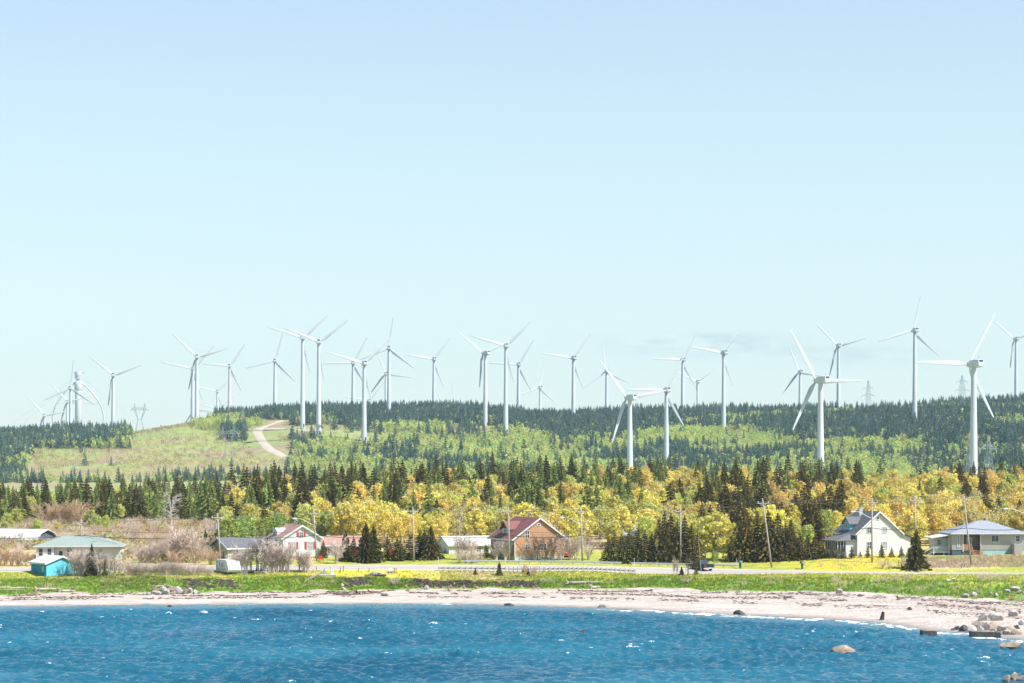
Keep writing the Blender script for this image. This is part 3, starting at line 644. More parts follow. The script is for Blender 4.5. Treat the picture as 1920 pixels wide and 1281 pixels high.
def pylon_mast(px, top_py, Y, lab, arms, wid=1.6, rz=0.25):
    """straight lattice mast with arms; arms = list of (px below top, half width)"""
    top = W(px, top_py, Y); bz = XZ(top.x, Y); h = top.z - bz
    t = thing('transmission_pylon', lab, 'pylon', (top.x, Y, bz), rz, 'transmission pylons')
    mb = MB(); n = int(h/2.2); r = 0.09
    def hw(z): return 0.25 + (wid+1.6)*max(0, 1 - z/h)**1.0 if z > h*0.72 else 0.25 + (wid+1.6)*0.28 + (0.72-z/h)*1.6
    for sx in (-1, 1):
        for sy in (-1, 1):
            for k in range(n):
                z0 = h*k/n; z1_ = h*(k+1)/n
                strut(mb, (sx*hw(z0), sy*hw(z0), z0), (sx*hw(z1_), sy*hw(z1_), z1_), r)
    for k in range(n):
        z0 = h*k/n; z1_ = h*(k+1)/n
        for sy in (-1, 1):
            strut(mb, (-hw(z0), sy*hw(z0), z0), (hw(z1_), sy*hw(z1_), z1_), r*0.7); strut(mb, (hw(z0), sy*hw(z0), z0), (-hw(z1_), sy*hw(z1_), z1_), r*0.7)
            strut(mb, (sy*hw(z0), -hw(z0), z0), (sy*hw(z1_), hw(z1_), z1_), r*0.6)
    mb.build('lattice_mast', M['steel'], t)
    for dpx, w in arms:
        z = h - dpx*Y/F; ar = MB()
        for sx in (-1, 1):
            for sy in (-0.6, 0.6): strut(ar, (sx*0.6, sy, z), (sx*w, 0, z), r); strut(ar, (sx*0.5, sy, z+1.6), (sx*w, 0, z), r)
            strut(ar, (sx*w*0.5, -0.3, z), (sx*w*0.5, 0.3, z+0.8), r*0.7)
        a = ar.build('cross_arm', M['steel'], t)
        for sx in (-1, 1): MB().tube([(sx*w, 0, z), (sx*w, 0, z-1.8)], 0.13, 5).build('insulator', M['porcelain'], a)
    return t
pylon_cat(428, 868, 21.5, 1345, 'lattice pylon with forked head standing low on the grassy hillside')
pylon_cat(262, 811, 21.8, 1520, 'lattice pylon with forked head on the bare hill crest')
pylon_cat(7, 800, 17.0, 1950, 'small far lattice pylon peeping over the low wooded hilltop'); pylon_cat(22, 800, 17.0, 1950, 'small far lattice pylon peeping over the low wooded hilltop')
pylon_mast(1628, 714, 1800, 'slender lattice pylon with two cross arms on the wooded ridge', [(14, 4.2), (28, 5.6)])
pylon_mast(1804, 704, 1600, 'broad lattice pylon with two wide arms and a wiry peak on the ridge', [(12, 4.4), (28, 5.6)], 2.6)
pylon_mast(1853, 820, 900, 'half hidden lattice pylon between the yellow trees and a turbine tower', [(22, 3.6)], 1.0); pylon_mast(1819, 822, 905, 'lattice pylon seen against the foot of a white turbine tower', [(16, 1.4)], 0.8)
# ------------------------------------------------------------------ trees: unit-height crowns and trunks
rt = random.Random(3)
def quad(mb, c, a, b):
    k = len(mb.v); mb.v += [tuple(c-a-b), tuple(c+a-b), tuple(c+a+b), tuple(c-a+b)]; mb.f.append((k, k+1, k+2, k+3))
def rdir():
    while True:
        v = Vector((rt.uniform(-1, 1), rt.uniform(-1, 1), rt.uniform(-1, 1)))
        if 0.05 < v.length < 1: return v.normalized()
def spruce_meshes(i, m, wid=0.2, levels=17, nb=8, sub=4, ragged=0.38, low=0.06, hang=0.022):
    cr = MB()
    for L in range(levels):
        f = L/(levels-1); z = low + (0.985-low)*f**0.92
        rad = wid*((1-f)**0.85)*(1+rt.uniform(-ragged, ragged)) + 0.012
        n = max(4, int(nb*(1-0.45*f))); a0 = rt.uniform(0, 6.28)
        for k in range(n):
            a = a0 + 2*math.pi*k/n + rt.uniform(-.25, .25); rr = rad*rt.uniform(0.7, 1.12)
            d = Vector((math.cos(a), math.sin(a), 0)); sd_ = Vector((-math.sin(a), math.cos(a), 0))
            for s in range(sub):
                g0 = s/sub; g1 = (s+1)/sub; w0 = 0.034*(1-g0*0.6)*(0.6+0.6*(1-f)); w1 = 0.034*(1-g1*0.75)*(0.6+0.6*(1-f))
                droop = lambda g: -0.16*rr*g - 0.10*rr*g*g*2 + rt.uniform(-.006, .006)
                p0 = d*(rr*g0) + Vector((0, 0, z+droop(g0))); p1_ = d*(rr*g1) + Vector((0, 0, z+droop(g1)))
                k0 = len(cr.v); tl = rt.uniform(-.018, .018)
                cr.v += [tuple(p0-sd_*w0+Vector((0, 0, tl-.012))), tuple(p0+sd_*w0+Vector((0, 0, -tl-.012))), tuple(p1_+sd_*w1+Vector((0, 0, -tl-.012))), tuple(p1_-sd_*w1+Vector((0, 0, tl-.012)))]
                cr.f.append((k0, k0+1, k0+2, k0+3))
                # hanging twigs give the branch depth
                c = (p0+p1_)*0.5 + Vector((0, 0, -0.014)); quad(cr, c, d*(rr/sub*0.55), Vector((rt.uniform(-.008, .008), rt.uniform(-.008, .008), hang)))
    cr.tube([(0, 0, 0.93), (0, 0, 1.0)], [0.012, 0.001], 4)
    tr = MB().tube([(0, 0, -0.04), (0, 0, 0.3), (0, 0, 0.95)], [0.017, 0.013, 0.003], 6)
    return cr.mesh('crown', m), tr.mesh('trunk', M['bark'])
def leafy_meshes(m, wid=0.30, low=0.18, lobes=26, leaves=58, size=0.020, bark='birch', tall=1.0):
    cr = MB(); tr = MB(); cs = []
    for k in range(lobes):
        f = (k+0.5)/lobes; z = low + 0.10 + (0.92-low-0.10)*f
        prof = wid*math.sin(math.pi*min(1, 0.18+0.82*((z-low)/(1-low))))**0.7
        a = k*2.4 + rt.uniform(-.5, .5); r_ = prof*math.sqrt(rt.uniform(0.15, 0.75))
        cs.append((Vector((math.cos(a)*r_, math.sin(a)*r_, z)), rt.uniform(0.06, 0.13)*(0.8+wid)))
    top = Vector((rt.uniform(-.02, .02), rt.uniform(-.02, .02), 0.86))
    tr.tube([(0, 0, -0.04), (rt.uniform(-.015, .015), rt.uniform(-.015, .015), 0.35), tuple(top)], [0.017, 0.012, 0.003], 6)
    for c, r_ in cs:
        st = Vector((0, 0, max(0.15, c.z-0.10-0.35*Vector((c.x, c.y)).length)))
        tr.tube([tuple(st), tuple((st+c)*0.5+Vector((0, 0, -.01))), tuple(c)], [0.008, 0.006, 0.003], 4)
        for k in range(6):
            e = c + (rdir()+Vector((0, 0, 0.7)))*r_*1.0; tr.tube([tuple(c), tuple(e)], [0.0034, 0.0014], 3, False)
        for k in range(leaves):
            d = rdir(); q = c + Vector((d.x, d.y, d.z*0.85))*r_*(rt.random()**0.45)
            n = (d*0.6 + rdir()).normalized(); a = n.cross(rdir()).normalized(); b = n.cross(a); s = size*rt.uniform(0.6, 1.25)
            quad(cr, q, a*s, b*s*0.8)
    return cr.mesh('crown', m), tr.mesh('trunk', M[bark])
def bare_meshes(m, n=8, wid=0.45, twigs=26, th=0.012):
    """leafless shrub or small tree, unit height: a few stems and a fan of twigs"""
    st = MB(); tw = MB()
    for k in range(n):
        a = 2*math.pi*k/n + rt.uniform(-.4, .4); lean = rt.uniform(0.15, 1)*wid; h = rt.uniform(0.65, 0.95)
        pts = [Vector((math.cos(a)*lean*g**1.3, math.sin(a)*lean*g**1.3, h*g)) + Vector((rt.uniform(-.02, .02), rt.uniform(-.02, .02), 0))*(1 if g else 0) for g in (0, .35, .7, 1)]
        pts[0] = Vector((math.cos(a)*0.05, math.sin(a)*0.05, -0.05))
        st.tube([tuple(p) for p in pts], [th, th*0.75, th*0.5, th*0.2], 4)
        for j in range(twigs):
            g = rt.uniform(0.25, 1); i = min(2, int(g*3)); f = g*3-i; p = pts[i].lerp(pts[i+1], f)
            d = Vector((math.cos(a)+rt.uniform(-1.2, 1.2), math.sin(a)+rt.uniform(-1.2, 1.2), rt.uniform(0.2, 1.6))).normalized(); L = rt.uniform(0.08, 0.26)
            e = p + d*L; tw.tube([tuple(p), tuple(e)], [th*0.34, th*0.14], 3, False)
            for q in range(2):
                d2 = (d + rdir()*0.8).normalized(); p2_ = p.lerp(e, rt.uniform(0.4, 1)); tw.tube([tuple(p2_), tuple(p2_+d2*L*0.5)], [th*0.24, th*0.1], 3, False)
    return tw.mesh('twigs', m), st.mesh('stems', m)
SP = [spruce_meshes(i, M['spruce'], w, lv) for i, (w, lv) in enumerate(((0.23, 16), (0.26, 15), (0.20, 17), (0.30, 14)))]
SB = [spruce_meshes(i, M['spruce_brown'], w, 16, 9, 4, 0.3, 0.03) for i, w in enumerate((0.27, 0.31, 0.24))]
SN = [spruce_meshes(i, M['spruce'], w, 19, 10, 5, 0.3, 0.10) for i, w in enumerate((0.34, 0.38))]           # broad open-branched garden spruces
LA = [spruce_meshes(i, M['larch'], w, 15, 7, 4, 0.35, 0.1) for i, w in enumerate((0.22, 0.26))]
DY = [leafy_meshes(M['leaf_yellow'], w) for w in (0.30, 0.36, 0.26)]
DO = [leafy_meshes(M['leaf_orange'], w, 0.2, 24, 48) for w in (0.28, 0.34)]
DL = [leafy_meshes(M['leaf_lime'], w) for w in (0.32, 0.38)]
DG = [leafy_meshes(M['leaf_green'], w, 0.12) for w in (0.32, 0.40)]
DP = [leafy_meshes(M['leaf_yellow'], w, 0.25, 24, 14, 0.016) for w in (0.30, 0.26)]                     # thin, twigs showing
BS = [bare_meshes(M['twig'], 9, 0.5, 34, 0.014) for _ in range(2)]
BR = [bare_meshes(M['twig_red'], 10, 0.55, 34) for _ in range(2)]
BT = [bare_meshes(M['twig'], 7, 0.36, 46, 0.016) for _ in range(2)]
DD = [bare_meshes(M['dead_grey'], 2, 0.10, 30, 0.014)]
BD = [bare_meshes(M['bark'], 4, 0.22, 26, 0.013) for _ in range(2)]
NPART = {'crown': 'crown', 'trunk': 'trunk'}
def plant(name, pair, loc, h, label, cat, group=None, wide=1.0):
    c, t = pair
    o = thing(name, label, cat, loc, rt.uniform(0, 6.28), group, (h*wide, h*wide, h))
    link(c.name.split('.')[0], c, o); link(t.name.split('.')[0], t, o); return o

# ---- scatter of a countless mass: instances on a point mesh
LIBS = {}
def lib(key, pairs, mats=None):
    c = bpy.data.collections.new('lib_' + key)
    for i, pr in enumerate(pairs):
        vs_ = []; me = bpy.data.meshes.new(f'lib_{key}_{i:02d}'); v = []; f = []; mi = []; mm = []
        for q in pr:
            k = len(v); v += [tuple(p.co) for p in q.vertices]; f += [tuple(j+k for j in p.vertices) for p in q.polygons]; mi += [len(mm)]*len(q.polygons); mm.append(q.materials[0])
        me.from_pydata(v, [], f); me.update()
        for m in mm: me.materials.append(m)
        me.polygons.foreach_set('material_index', mi)
        c.objects.link(bpy.data.objects.new(f'lib_{key}_{i:02d}', me))
    LIBS[key] = (c, len(pairs)); return c
def scatter(name, pts, sc, key, label, cat, seed=0):
    c, n = LIBS[key]; r = np.random.default_rng(seed); pts = np.asarray(pts, float)
    me = bpy.data.meshes.new(name); me.from_pydata([tuple(p) for p in pts], [], [])
    for an, ty, val in (('sc', 'FLOAT', np.asarray(sc)), ('rz', 'FLOAT', r.uniform(0, 6.28, len(pts))), ('ix', 'INT', r.integers(0, n, len(pts)))):
        a = me.attributes.new(an, ty, 'POINT'); a.data.foreach_set('value', val.astype(np.int32 if ty == 'INT' else np.float32))
    o = link(name, me); g = bpy.data.node_groups.new('scatter_' + name, 'GeometryNodeTree')
    g.interface.new_socket('Geometry', in_out='INPUT', socket_type='NodeSocketGeometry'); g.interface.new_socket('Geometry', in_out='OUTPUT', socket_type='NodeSocketGeometry')
    N = g.nodes; gi = N.new('NodeGroupInput'); go = N.new('NodeGroupOutput'); ip = N.new('GeometryNodeInstanceOnPoints'); ci = N.new('GeometryNodeCollectionInfo')
    ci.inputs[0].default_value = c; ci.inputs[1].default_value = True; ip.inputs['Pick Instance'].default_value = True
    def na(nm, ty):
        q = N.new('GeometryNodeInputNamedAttribute'); q.data_type = ty; q.inputs[0].default_value = nm; return q.outputs[0]
    cx = N.new('ShaderNodeCombineXYZ'); g.links.new(na('rz', 'FLOAT'), cx.inputs[2]); er = N.new('FunctionNodeEulerToRotation'); g.links.new(cx.outputs[0], er.inputs[0])
    g.links.new(gi.outputs[0], ip.inputs['Points']); g.links.new(ci.outputs[0], ip.inputs['Instance']); g.links.new(na('ix', 'INT'), ip.inputs['Instance Index'])
    g.links.new(er.outputs[0], ip.inputs['Rotation']); g.links.new(na('sc', 'FLOAT'), ip.inputs['Scale']); g.links.new(ip.outputs[0], go.inputs[0])
    md = o.modifiers.new('scatter', 'NODES'); md.node_group = g
    return tag(o, label, cat, None, 'stuff')
rt.seed(19)
FS = [spruce_meshes(i, M['far_spruce'], w, 12, 6, 2, 0.35, 0.03, 0.028) for i, w in enumerate((0.26, 0.30, 0.23, 0.28))]
FL = [leafy_meshes(M['far_leaf'], w, 0.05, 10, 26, 0.036) for w in (0.38, 0.46, 0.42)]
FB = [leafy_meshes(M['scrub'], w, 0.0, 7, 18, 0.06) for w in (0.8, 1.0)] + [leafy_meshes(M['far_leaf'], 0.9, 0.0, 7, 18, 0.06)]
lib('far_spruce', FS); lib('far_leaf', FL); lib('scrub', FB)
lib('spruce', SP); lib('mixed_leaf', DY + DL + DO); lib('larch', LA + DG); lib('bare', BS + BR)
def tuft(m, n=9, w=0.05):
    mb = MB()
    for k in range(n):
        a = rt.uniform(0, 6.28); r_ = rt.uniform(0, 0.35); x = math.cos(a)*r_; y = math.sin(a)*r_; l = rt.uniform(.1, .5); b = rt.uniform(0, 6.28)
        k0 = len(mb.v); dx = math.cos(b)*w; dy = math.sin(b)*w
        mb.v += [(x-dx, y-dy, -.05), (x+dx, y+dy, -.05), (x+math.cos(a)*l*0.5, y+math.sin(a)*l*0.5, rt.uniform(.6, 1))]; mb.f.append((k0, k0+1, k0+2))
    return (mb.mesh('tuft', m),)
lib('grass', [tuft(M['grass']) for _ in range(3)]); lib('grass_yellow', [tuft(M['grass_yellow'], 9, 0.07) for _ in range(3)]); lib('grass_dry', [tuft(M['grass_dry']) for _ in range(3)])

# ------------------------------------------------------------------ far hill woods
def far_woods():
    r = np.random.default_rng(23); N = 90000
    px = r.uniform(-330, 2250, N); Y = np.sqrt(r.uniform(1170**2, 1900**2, N))
    X = (px-960)/F*Y; z = tz(px, Y); py = HZ - (z-CH)*F/Y
    n1 = fbm(X*0.011, Y*0.016, 81); n2 = fbm(X*0.03, Y*0.03, 83); u = r.uniform(0, 1, N)
    pb = np.interp(px, [0,235,300,400,500,560,620,700,800,900,1000,1100,1150,1250,1300,1400,1500,1600,1700,1800,1920], [845,806,797,789,787,788,796,803,801,804,810,815,824,815,806,812,834,836,830,842,848])
    back = Y > 1640
    cls = np.zeros(N, int)                                   # 1 spruce, 2 leafy, 3 low scrub
    ridge = (py < pb) & (px > 225)
    leafp = np.where(px > 1280, 0.15+7*np.clip(n1-0.49, 0, 0.12), np.where(px < 520, 0.24, 0.15)) + np.clip(n2-0.58, 0, 0.15)*4
    cls = np.where(ridge, np.where(u < leafp, 2, 1), cls)
    slope = (py >= pb) & (px >= 545)
    sp = np.clip((n2-0.55)*11, 0, 1.3) + 0.03
    cls = np.where(slope, np.where(u < sp*0.5, 1, np.where(u < 0.86 - 2.2*np.clip(n1-0.47, 0, 0.25), 2, 3)), cls)
    meadow = slope & (((px > 500) & (px < 700) & (py > 797) & (py < 832)) | ((px > 640) & (px < 1130) & (py > 805) & (py < 822) & (n1 > 0.42)))
    cls = np.where(meadow, np.where(u < 0.05, 1, np.where(u < 0.30, 3, 0)), cls)
    left = (px < 245) & ((py < 842) | (px < 60 - (py-842)*0.3))
    cls = np.where(left, np.where(u < 0.44+1.6*(n2-0.5), 1, 2), cls)
    lm = (px >= 60) & (px < 545) & (py >= pb) & ~left
    cls = np.where(lm, np.where(u < 0.40, 3, np.where(u < 0.402, 1, 0)), cls)
    cl = (np.hypot((px-450)/38, (py-818)/11) < 1); cls = np.where(cl, np.where(u < 0.75, 1, 2), cls)
    cl = (np.hypot((px-435)/75, (py-800)/7) < 1); cls = np.where(cl & (cls != 1), 2, cls)
    bot = (px < 600) & (py > 903 - 8*sm(px, 250, 420) + 8*(n2-0.5)); cls = np.where(bot, np.where(u < 0.62, 1, 2), cls)
    # keep clear: the dirt track, the feet of turbines and pylons
    bx_ = [(TURB_INFO[i][1].x, TURB_INFO[i][1].y) for i in (11, 12, 14, 21, 22, 31)]
    for (x, y) in bx_:
        cls = np.where((np.abs(X-x) < 7) & (Y < y+4) & (Y > y-30), np.where(cls == 3, 3, 0), cls); cls = np.where(np.hypot(X-x, Y-y) < 6, 0, cls)
    for o in bpy.data.objects:
        if o.name.startswith('dirt_track'):
            v = np.array([p.co[:] for p in o.data.vertices])[1::4]
            for q in v: cls = np.where((np.abs(X-q[0]) < 9) & (Y < q[1]+7) & (Y > q[1]-16), 0, cls)
    # thin to a minimum spacing
    keep = np.zeros(N, bool); grid = {}
    for i in range(N):
        if cls[i] == 0: continue
        d = {1: 3.1, 2: 3.4, 3: 3.0}[int(cls[i])]; k = (int(X[i]//d), int(Y[i]//d), int(cls[i]))
        if k in grid: continue
        grid[k] = 1; keep[i] = True
    for c, key, nm, lab, cat, lo, hi in ((1, 'far_spruce', 'spruce_wood', 'bluish dark spruce wood along the far ridge and slopes', 'wood', 5.0, 11.5), (2, 'far_leaf', 'leafy_wood', 'pale yellow-green leafy thickets on the far hillside', 'thicket', 3.5, 7.0), (3, 'scrub', 'hillside_scrub', 'low brown and yellow scrub dotting the far open hillside', 'scrub', 0.7, 2.4)):
        s = keep & (cls == c); h = r.uniform(lo, hi, s.sum())*(0.8+0.4*vnoise(X[s]*.03, Y[s]*.03, 5))*np.where((py[s] > 876) & (px[s] < 620), 0.72, 1.0)
        scatter(nm, np.stack([X[s], Y[s], z[s]-0.2], 1), h, key, lab, cat, c)
        print('FAR', nm, s.sum())
far_woods()

# ------------------------------------------------------------------ the wooded belt behind the houses
def belt():
    r = np.random.default_rng(31); pts = []
    Yv = 424.0
    while Yv < 715:
        st = 4.6 + (Yv-424)*0.012; x0 = (-330-960)/F*Yv; x1 = (2250-960)/F*Yv
        for x in np.arange(x0, x1, st): pts.append((x + r.uniform(-.45, .45)*st, Yv + r.uniform(-.45, .45)*st))
        Yv += st*0.95
    A = np.array(pts); X = A[:, 0]; Y = A[:, 1]; px = 960 + F*X/Y; z = tz(px, Y)
    n = fbm(X*0.03, Y*0.03, 91); n2 = fbm(X*0.07, Y*0.05, 93)
    # where the wood begins, by column
    start = np.interp(px, [-300,0,80,250,400,430,500,620,760,820,920,1060,1150,1300,1350,1420,1540,1600,1700,1760,1920], [505,505,508,520,510,455,440,440,432,428,430,424,428,420,424,418,418,445,425,424,424])
    out = {'spruce': [], 'spruce_brown': [], 'larch': [], 'yellow': [], 'orange': [], 'lime': [], 'green': [], 'thin': []}
    for i in range(len(A)):
        if Y[i] < start[i] or (r.random() < 0.22 and Y[i] > start[i] + 15): continue
        d = Y[i] - start[i]; p = px[i]; u = r.random(); q = n[i]; w = n2[i]
        if p < 430:
            c = 'larch' if u < 0.25 + (q-0.5) else ('spruce' if u < 0.80 else ('lime' if u < 0.9 else 'green'))
        elif p < 820:
            if d < 38 + 40*(q-0.5): c = ('green' if p < 640 else 'yellow') if w > 0.47 else ('lime' if u < 0.5 else ('yellow' if u < 0.8 else 'spruce'))
            else: c = 'spruce' if u < 0.70 + (q-.5)*0.8 else ('larch' if u < 0.88 else ('lime' if u < 0.94 else 'orange'))
        elif p < 1310:
            if d < 48 + 60*(q-0.5): c = ('yellow' if u < 0.62 else ('thin' if u < 0.82 else 'lime')) if w > 0.36 else ('spruce' if u < 0.5 else 'yellow')
            else: c = 'spruce' if u < 0.50 + (q-.5) else ('larch' if u < 0.86 else ('lime' if u < 0.93 else 'yellow'))
        elif p < 1580:
            if d < 60: c = 'spruce_brown' if u < 0.80 else ('lime' if u < 0.88 else 'yellow')
            elif d < 150: c = 'spruce_brown' if u < 0.42+(q-.5) else ('orange' if u < 0.62 else ('spruce' if u < 0.90 else 'yellow'))
            else: c = 'spruce' if u < 0.62 else ('orange' if u < 0.8 else 'larch')
        else:
            if d < 95: c = ('orange' if u < 0.40 else ('yellow' if u < 0.78 else 'thin')) if w > 0.36 else ('spruce_brown' if u < .6 else 'lime')
            elif d < 190: c = 'spruce_brown' if u < 0.42 else ('yellow' if u < 0.66 else ('orange' if u < 0.88 else 'lime'))
            else: c = 'spruce' if u < 0.30 + (q-.5)*0.8 else ('yellow' if u < 0.6 else ('lime' if u < 0.8 else 'orange'))
        if d > 45 and p > 430:
            lf = ('lime' if u < 0.3 else ('yellow' if u < 0.72 else 'orange')) if p > 640 else ('green' if u < 0.4 else ('lime' if u < 0.75 else 'yellow'))
            if w > 0.545 + 0.10*(p > 1310)*(p < 1560): c = lf
            elif w > 0.50 and r.random() < 0.45: c = 'larch' if u < 0.4 else lf
        elif p <= 430 and w > 0.57: c = 'lime' if u < 0.5 else 'larch'
        if d < 12 and c == 'spruce' and p > 430 and u < 0.5: c = 'yellow'
        out[c].append(i)
    SPEC = {'spruce': ('spruce_tree', SP, 'dark green spruce in the wood', 'spruce', 5.2, 10.8, 'spruce', 185),
            'spruce_brown': ('spruce_tree', SB, 'brownish dark spruce in the wood', 'spruce', 5.0, 10.5, 'spruce', 75),
            'larch': ('larch_tree', LA, 'soft pale green larch in the wood', 'larch', 8.0, 11.5, 'larch', 160),
            'yellow': ('birch_tree', DY, 'birch in bright yellow spring leaf', 'birch', 6.0, 9.5, 'mixed_leaf', 140),
            'orange': ('birch_tree', DO, 'birch with orange-tinged spring leaf', 'birch', 6.0, 9.5, 'mixed_leaf', 100),
            'lime': ('poplar_tree', DL, 'round poplar in lime green leaf', 'poplar', 5.5, 8.5, 'mixed_leaf', 120),
            'green': ('willow_bush', DG, 'tall fresh green willow bush', 'willow', 4.0, 6.5, 'larch', 120),
            'thin': ('birch_tree', DP, 'thin birch with sparse yellow leaf', 'birch', 6.0, 9.0, 'mixed_leaf', 55)}
    def place(q):
        for lim_, s_ in ((235, 'above the barn and green roofed bungalow'), (400, 'above the scrub field'), (620, 'behind the beige and red shuttered houses'), (820, 'behind the garden spruces'), (925, 'behind the long white building'), (1110, 'behind the orange house'), (1320, 'behind the long guard rail'), (1540, 'behind the pickup and mailboxes'), (1720, 'behind the cream house')):
            if q < lim_: return s_
        return 'behind the grey bungalow'
    tot = 0
    for c, idx in out.items():
        nm, prs, lab, cat, lo, hi, key, lim = SPEC[c]
        vis = [i for i in idx if -12 < px[i] < 1932]; vis.sort(key=lambda i: Y[i])
        single = set(vis[:lim]); rest = [i for i in idx if i not in single]
        hs = {i: r.uniform(lo, hi)*(0.85 if (c.startswith('spruce') and Y[i]-start[i] < 10) else 1)*(0.88 if px[i] < 430 else 1)*(0.86 if c in ('yellow', 'orange', 'lime', 'thin') else 1.0)*(1.08 if c == 'spruce' and Y[i]-start[i] > 40 else 1) for i in idx}
        for i in single: plant(nm, prs[int(r.integers(len(prs)))], (X[i], Y[i], z[i]), hs[i], lab + ' ' + place(px[i]), cat, cat + ' trees of the wooded belt' if c != 'green' else 'willow bushes of the wooded belt', r.uniform(1.1, 1.45) if c.startswith('spruce') else r.uniform(0.9, 1.25))
        if rest:
            lab2 = {'spruce': 'dark spruces massed at the back of the wooded belt', 'spruce_brown': 'brownish spruces massed beyond the dense stand', 'larch': 'pale larches massed at the back of the belt', 'yellow': 'yellow birches massed at the back of the belt', 'orange': 'orange tinged birches massed at the back of the belt', 'lime': 'lime green poplars massed at the back of the belt', 'green': 'green willow bushes massed beyond the edge', 'thin': 'sparse birches massed at the back of the belt'}[c]
            if 'b_' + c not in LIBS: lib('b_' + c, prs)
            scatter('back_wood', [(X[i], Y[i], z[i]) for i in rest], [hs[i] for i in rest], 'b_' + c, lab2, 'wood', 77)
        tot += len(single); print('BELT', c, len(idx), len(single))
belt()
# scrub field between the road and the wood on one side, and low brush under the wood edge
def brush():
    r = np.random.default_rng(41); pts = []; sc = []
    for k in range(4200):
        px = r.uniform(-250, 2200); Y = r.uniform(398, 520)
        if px < 430: ok = Y > (404 if px < 45 or px > 230 else 428) and Y < 515
        elif px < 500: ok = 428 < Y < 450
        elif px < 1560: ok = 424 < Y < 440 and r.random() < 0.6
        else: ok = 426 < Y < 450 and r.random() < 0.4
        if not ok: continue
        p = P(px, Y); pts.append(p[:]); sc.append(r.uniform(0.8, 2.0)*(1.25 if px < 430 else 1))
    scatter('brush', pts, sc, 'bare', 'tangled leafless brown brush covering the field below the wood', 'brush', 3)
    pts = []; sc = []
    for k in range(5200):
        px = r.uniform(-250, 460); Y = r.uniform(402, 518)
        if 40 < px < 235 and Y < 432: continue
        if px > 380 and Y < 430: continue
        if fbm(px*0.02, Y*0.05, 97) < 0.36: continue
        p = P(px, Y); pts.append(p[:]); sc.append(r.uniform(0.6, 1.7))
    scatter('scrub', pts, sc, 'scrub', 'low yellowish scrub covering the field below the wood', 'scrub', 4)
brush()
# ------------------------------------------------------------------ grass of the bank, verge and yards
def grasses():
    r = np.random.default_rng(51); sets = {'grass': ([], []), 'grass_yellow': ([], []), 'grass_dry': ([], [])}
    N = 38000; px = r.uniform(-250, 2400, N); t = r.uniform(0, 1, N)
    y1 = np.interp(px, PXC, Y1); y2 = np.interp(px, PXC, Y2); y3 = np.interp(px, PXC, Y3)
    Y = y1 + 0.3 + (y3-0.8-y1)*t
    X = (px-960)/F*Y; z = tz(px, Y); n2 = fbm(X*0.5, Y*0.8, 43); a = (Y-y1)/(y2-y1); b = (Y-y2)/(y3-y2); u = r.uniform(0, 1, N)
    er = np.exp(-((px-890)/120)**4) + 0.9*np.exp(-((px-395)/55)**4) + 0.8*np.exp(-((px-670)/35)**4)
    for i in range(N):
        if er[i]*(0.2 < a[i] < 1.05) > 0.5 and n2[i] > 0.38: continue
        if 1.0 < a[i] and abs(px[i]-720) < 105 and u[i] < 0.75: continue
        k = 'grass'
        if b[i] > 0.05: k = 'grass_yellow' if u[i] < 0.55 else ('grass_dry' if n2[i] > 0.55 or (abs(px[i]-900) < 80 and u[i] < 0.85) else 'grass')
        elif n2[i] > 0.68: k = 'grass_dry'
        elif u[i] < 0.09: k = 'grass_yellow'
        sets[k][0].append((X[i], Y[i], z[i])); sets[k][1].append(r.uniform(0.25, 0.6)*(0.6 if b[i] > 0.05 else 1))
    for k in range(5000):
        q = r.uniform(1560, 2100) if k % 2 else r.uniform(1690, 1925); yy = r.uniform(396.5, 408)
        if not (k % 2) or r.random() < 0.2:
            p = P(q, yy); sets['grass_dry'][0].append(p[:]); sets['grass_dry'][1].append(r.uniform(0.2, 0.55))
    labs = {'grass': 'lush green beach grass on the bank above the beach', 'grass_yellow': 'short yellowing grass on the verge of the road', 'grass_dry': 'dry pinkish straw grass on the bank and yard edge'}
    for k, (p, s) in sets.items(): scatter('grass', p, s, k, labs[k], 'grass', 6)
grasses()
# ------------------------------------------------------------------ houses
def siding(name, c1, c2, pitch=0.2, rough=0.7, depth=0.5):
    m = mat(name, c1, c2, 0.8, rough, spec=0.3, stretch=(0.4, 0.4, 1)); n = m.node_tree.nodes; l = m.node_tree.links
    t = n.new('ShaderNodeTexCoord'); w = n.new('ShaderNodeTexWave'); w.wave_type = 'BANDS'; w.bands_direction = 'Z'; w.wave_profile = 'SAW'
    w.inputs['Scale'].default_value = 0.314/pitch; l.new(t.outputs['Object'], w.inputs['Vector'])
    b = n.new('ShaderNodeBump'); b.inputs['Strength'].default_value = depth; b.inputs['Distance'].default_value = 0.04
    l.new(w.outputs[0], b.inputs['Height']); l.new(b.outputs[0], n['Principled BSDF'].inputs['Normal']); return m
M['sid_white'] = siding('white_siding', (0.62, 0.635, 0.64), (0.54, 0.56, 0.57))
M['sid_beige'] = siding('beige_siding', (0.52, 0.49, 0.41), (0.46, 0.44, 0.37))
M['sid_orange'] = siding('orange_siding', (0.56, 0.30, 0.165), (0.48, 0.255, 0.14), 0.22, 0.75, 0.9)
M['sid_brown_and_shade'] = siding('brown_siding_and_shade', (0.26, 0.19, 0.16), (0.21, 0.155, 0.13), 0.22)  # brown porch boards; also the orange house's shade put into colour
M['sid_cream'] = siding('cream_siding', (0.66, 0.65, 0.62), (0.58, 0.57, 0.54), 0.2, 0.8, 0.3)
M['sid_grey'] = siding('grey_siding', (0.46, 0.43, 0.405), (0.40, 0.375, 0.355), 0.25, 0.75, 1.0)
M['sid_blue_shaded'] = siding('blue_siding_shaded', (0.03, 0.30, 0.46), (0.025, 0.26, 0.41), 0.25)  # blue shed boards with the shade of the left wall in the colour
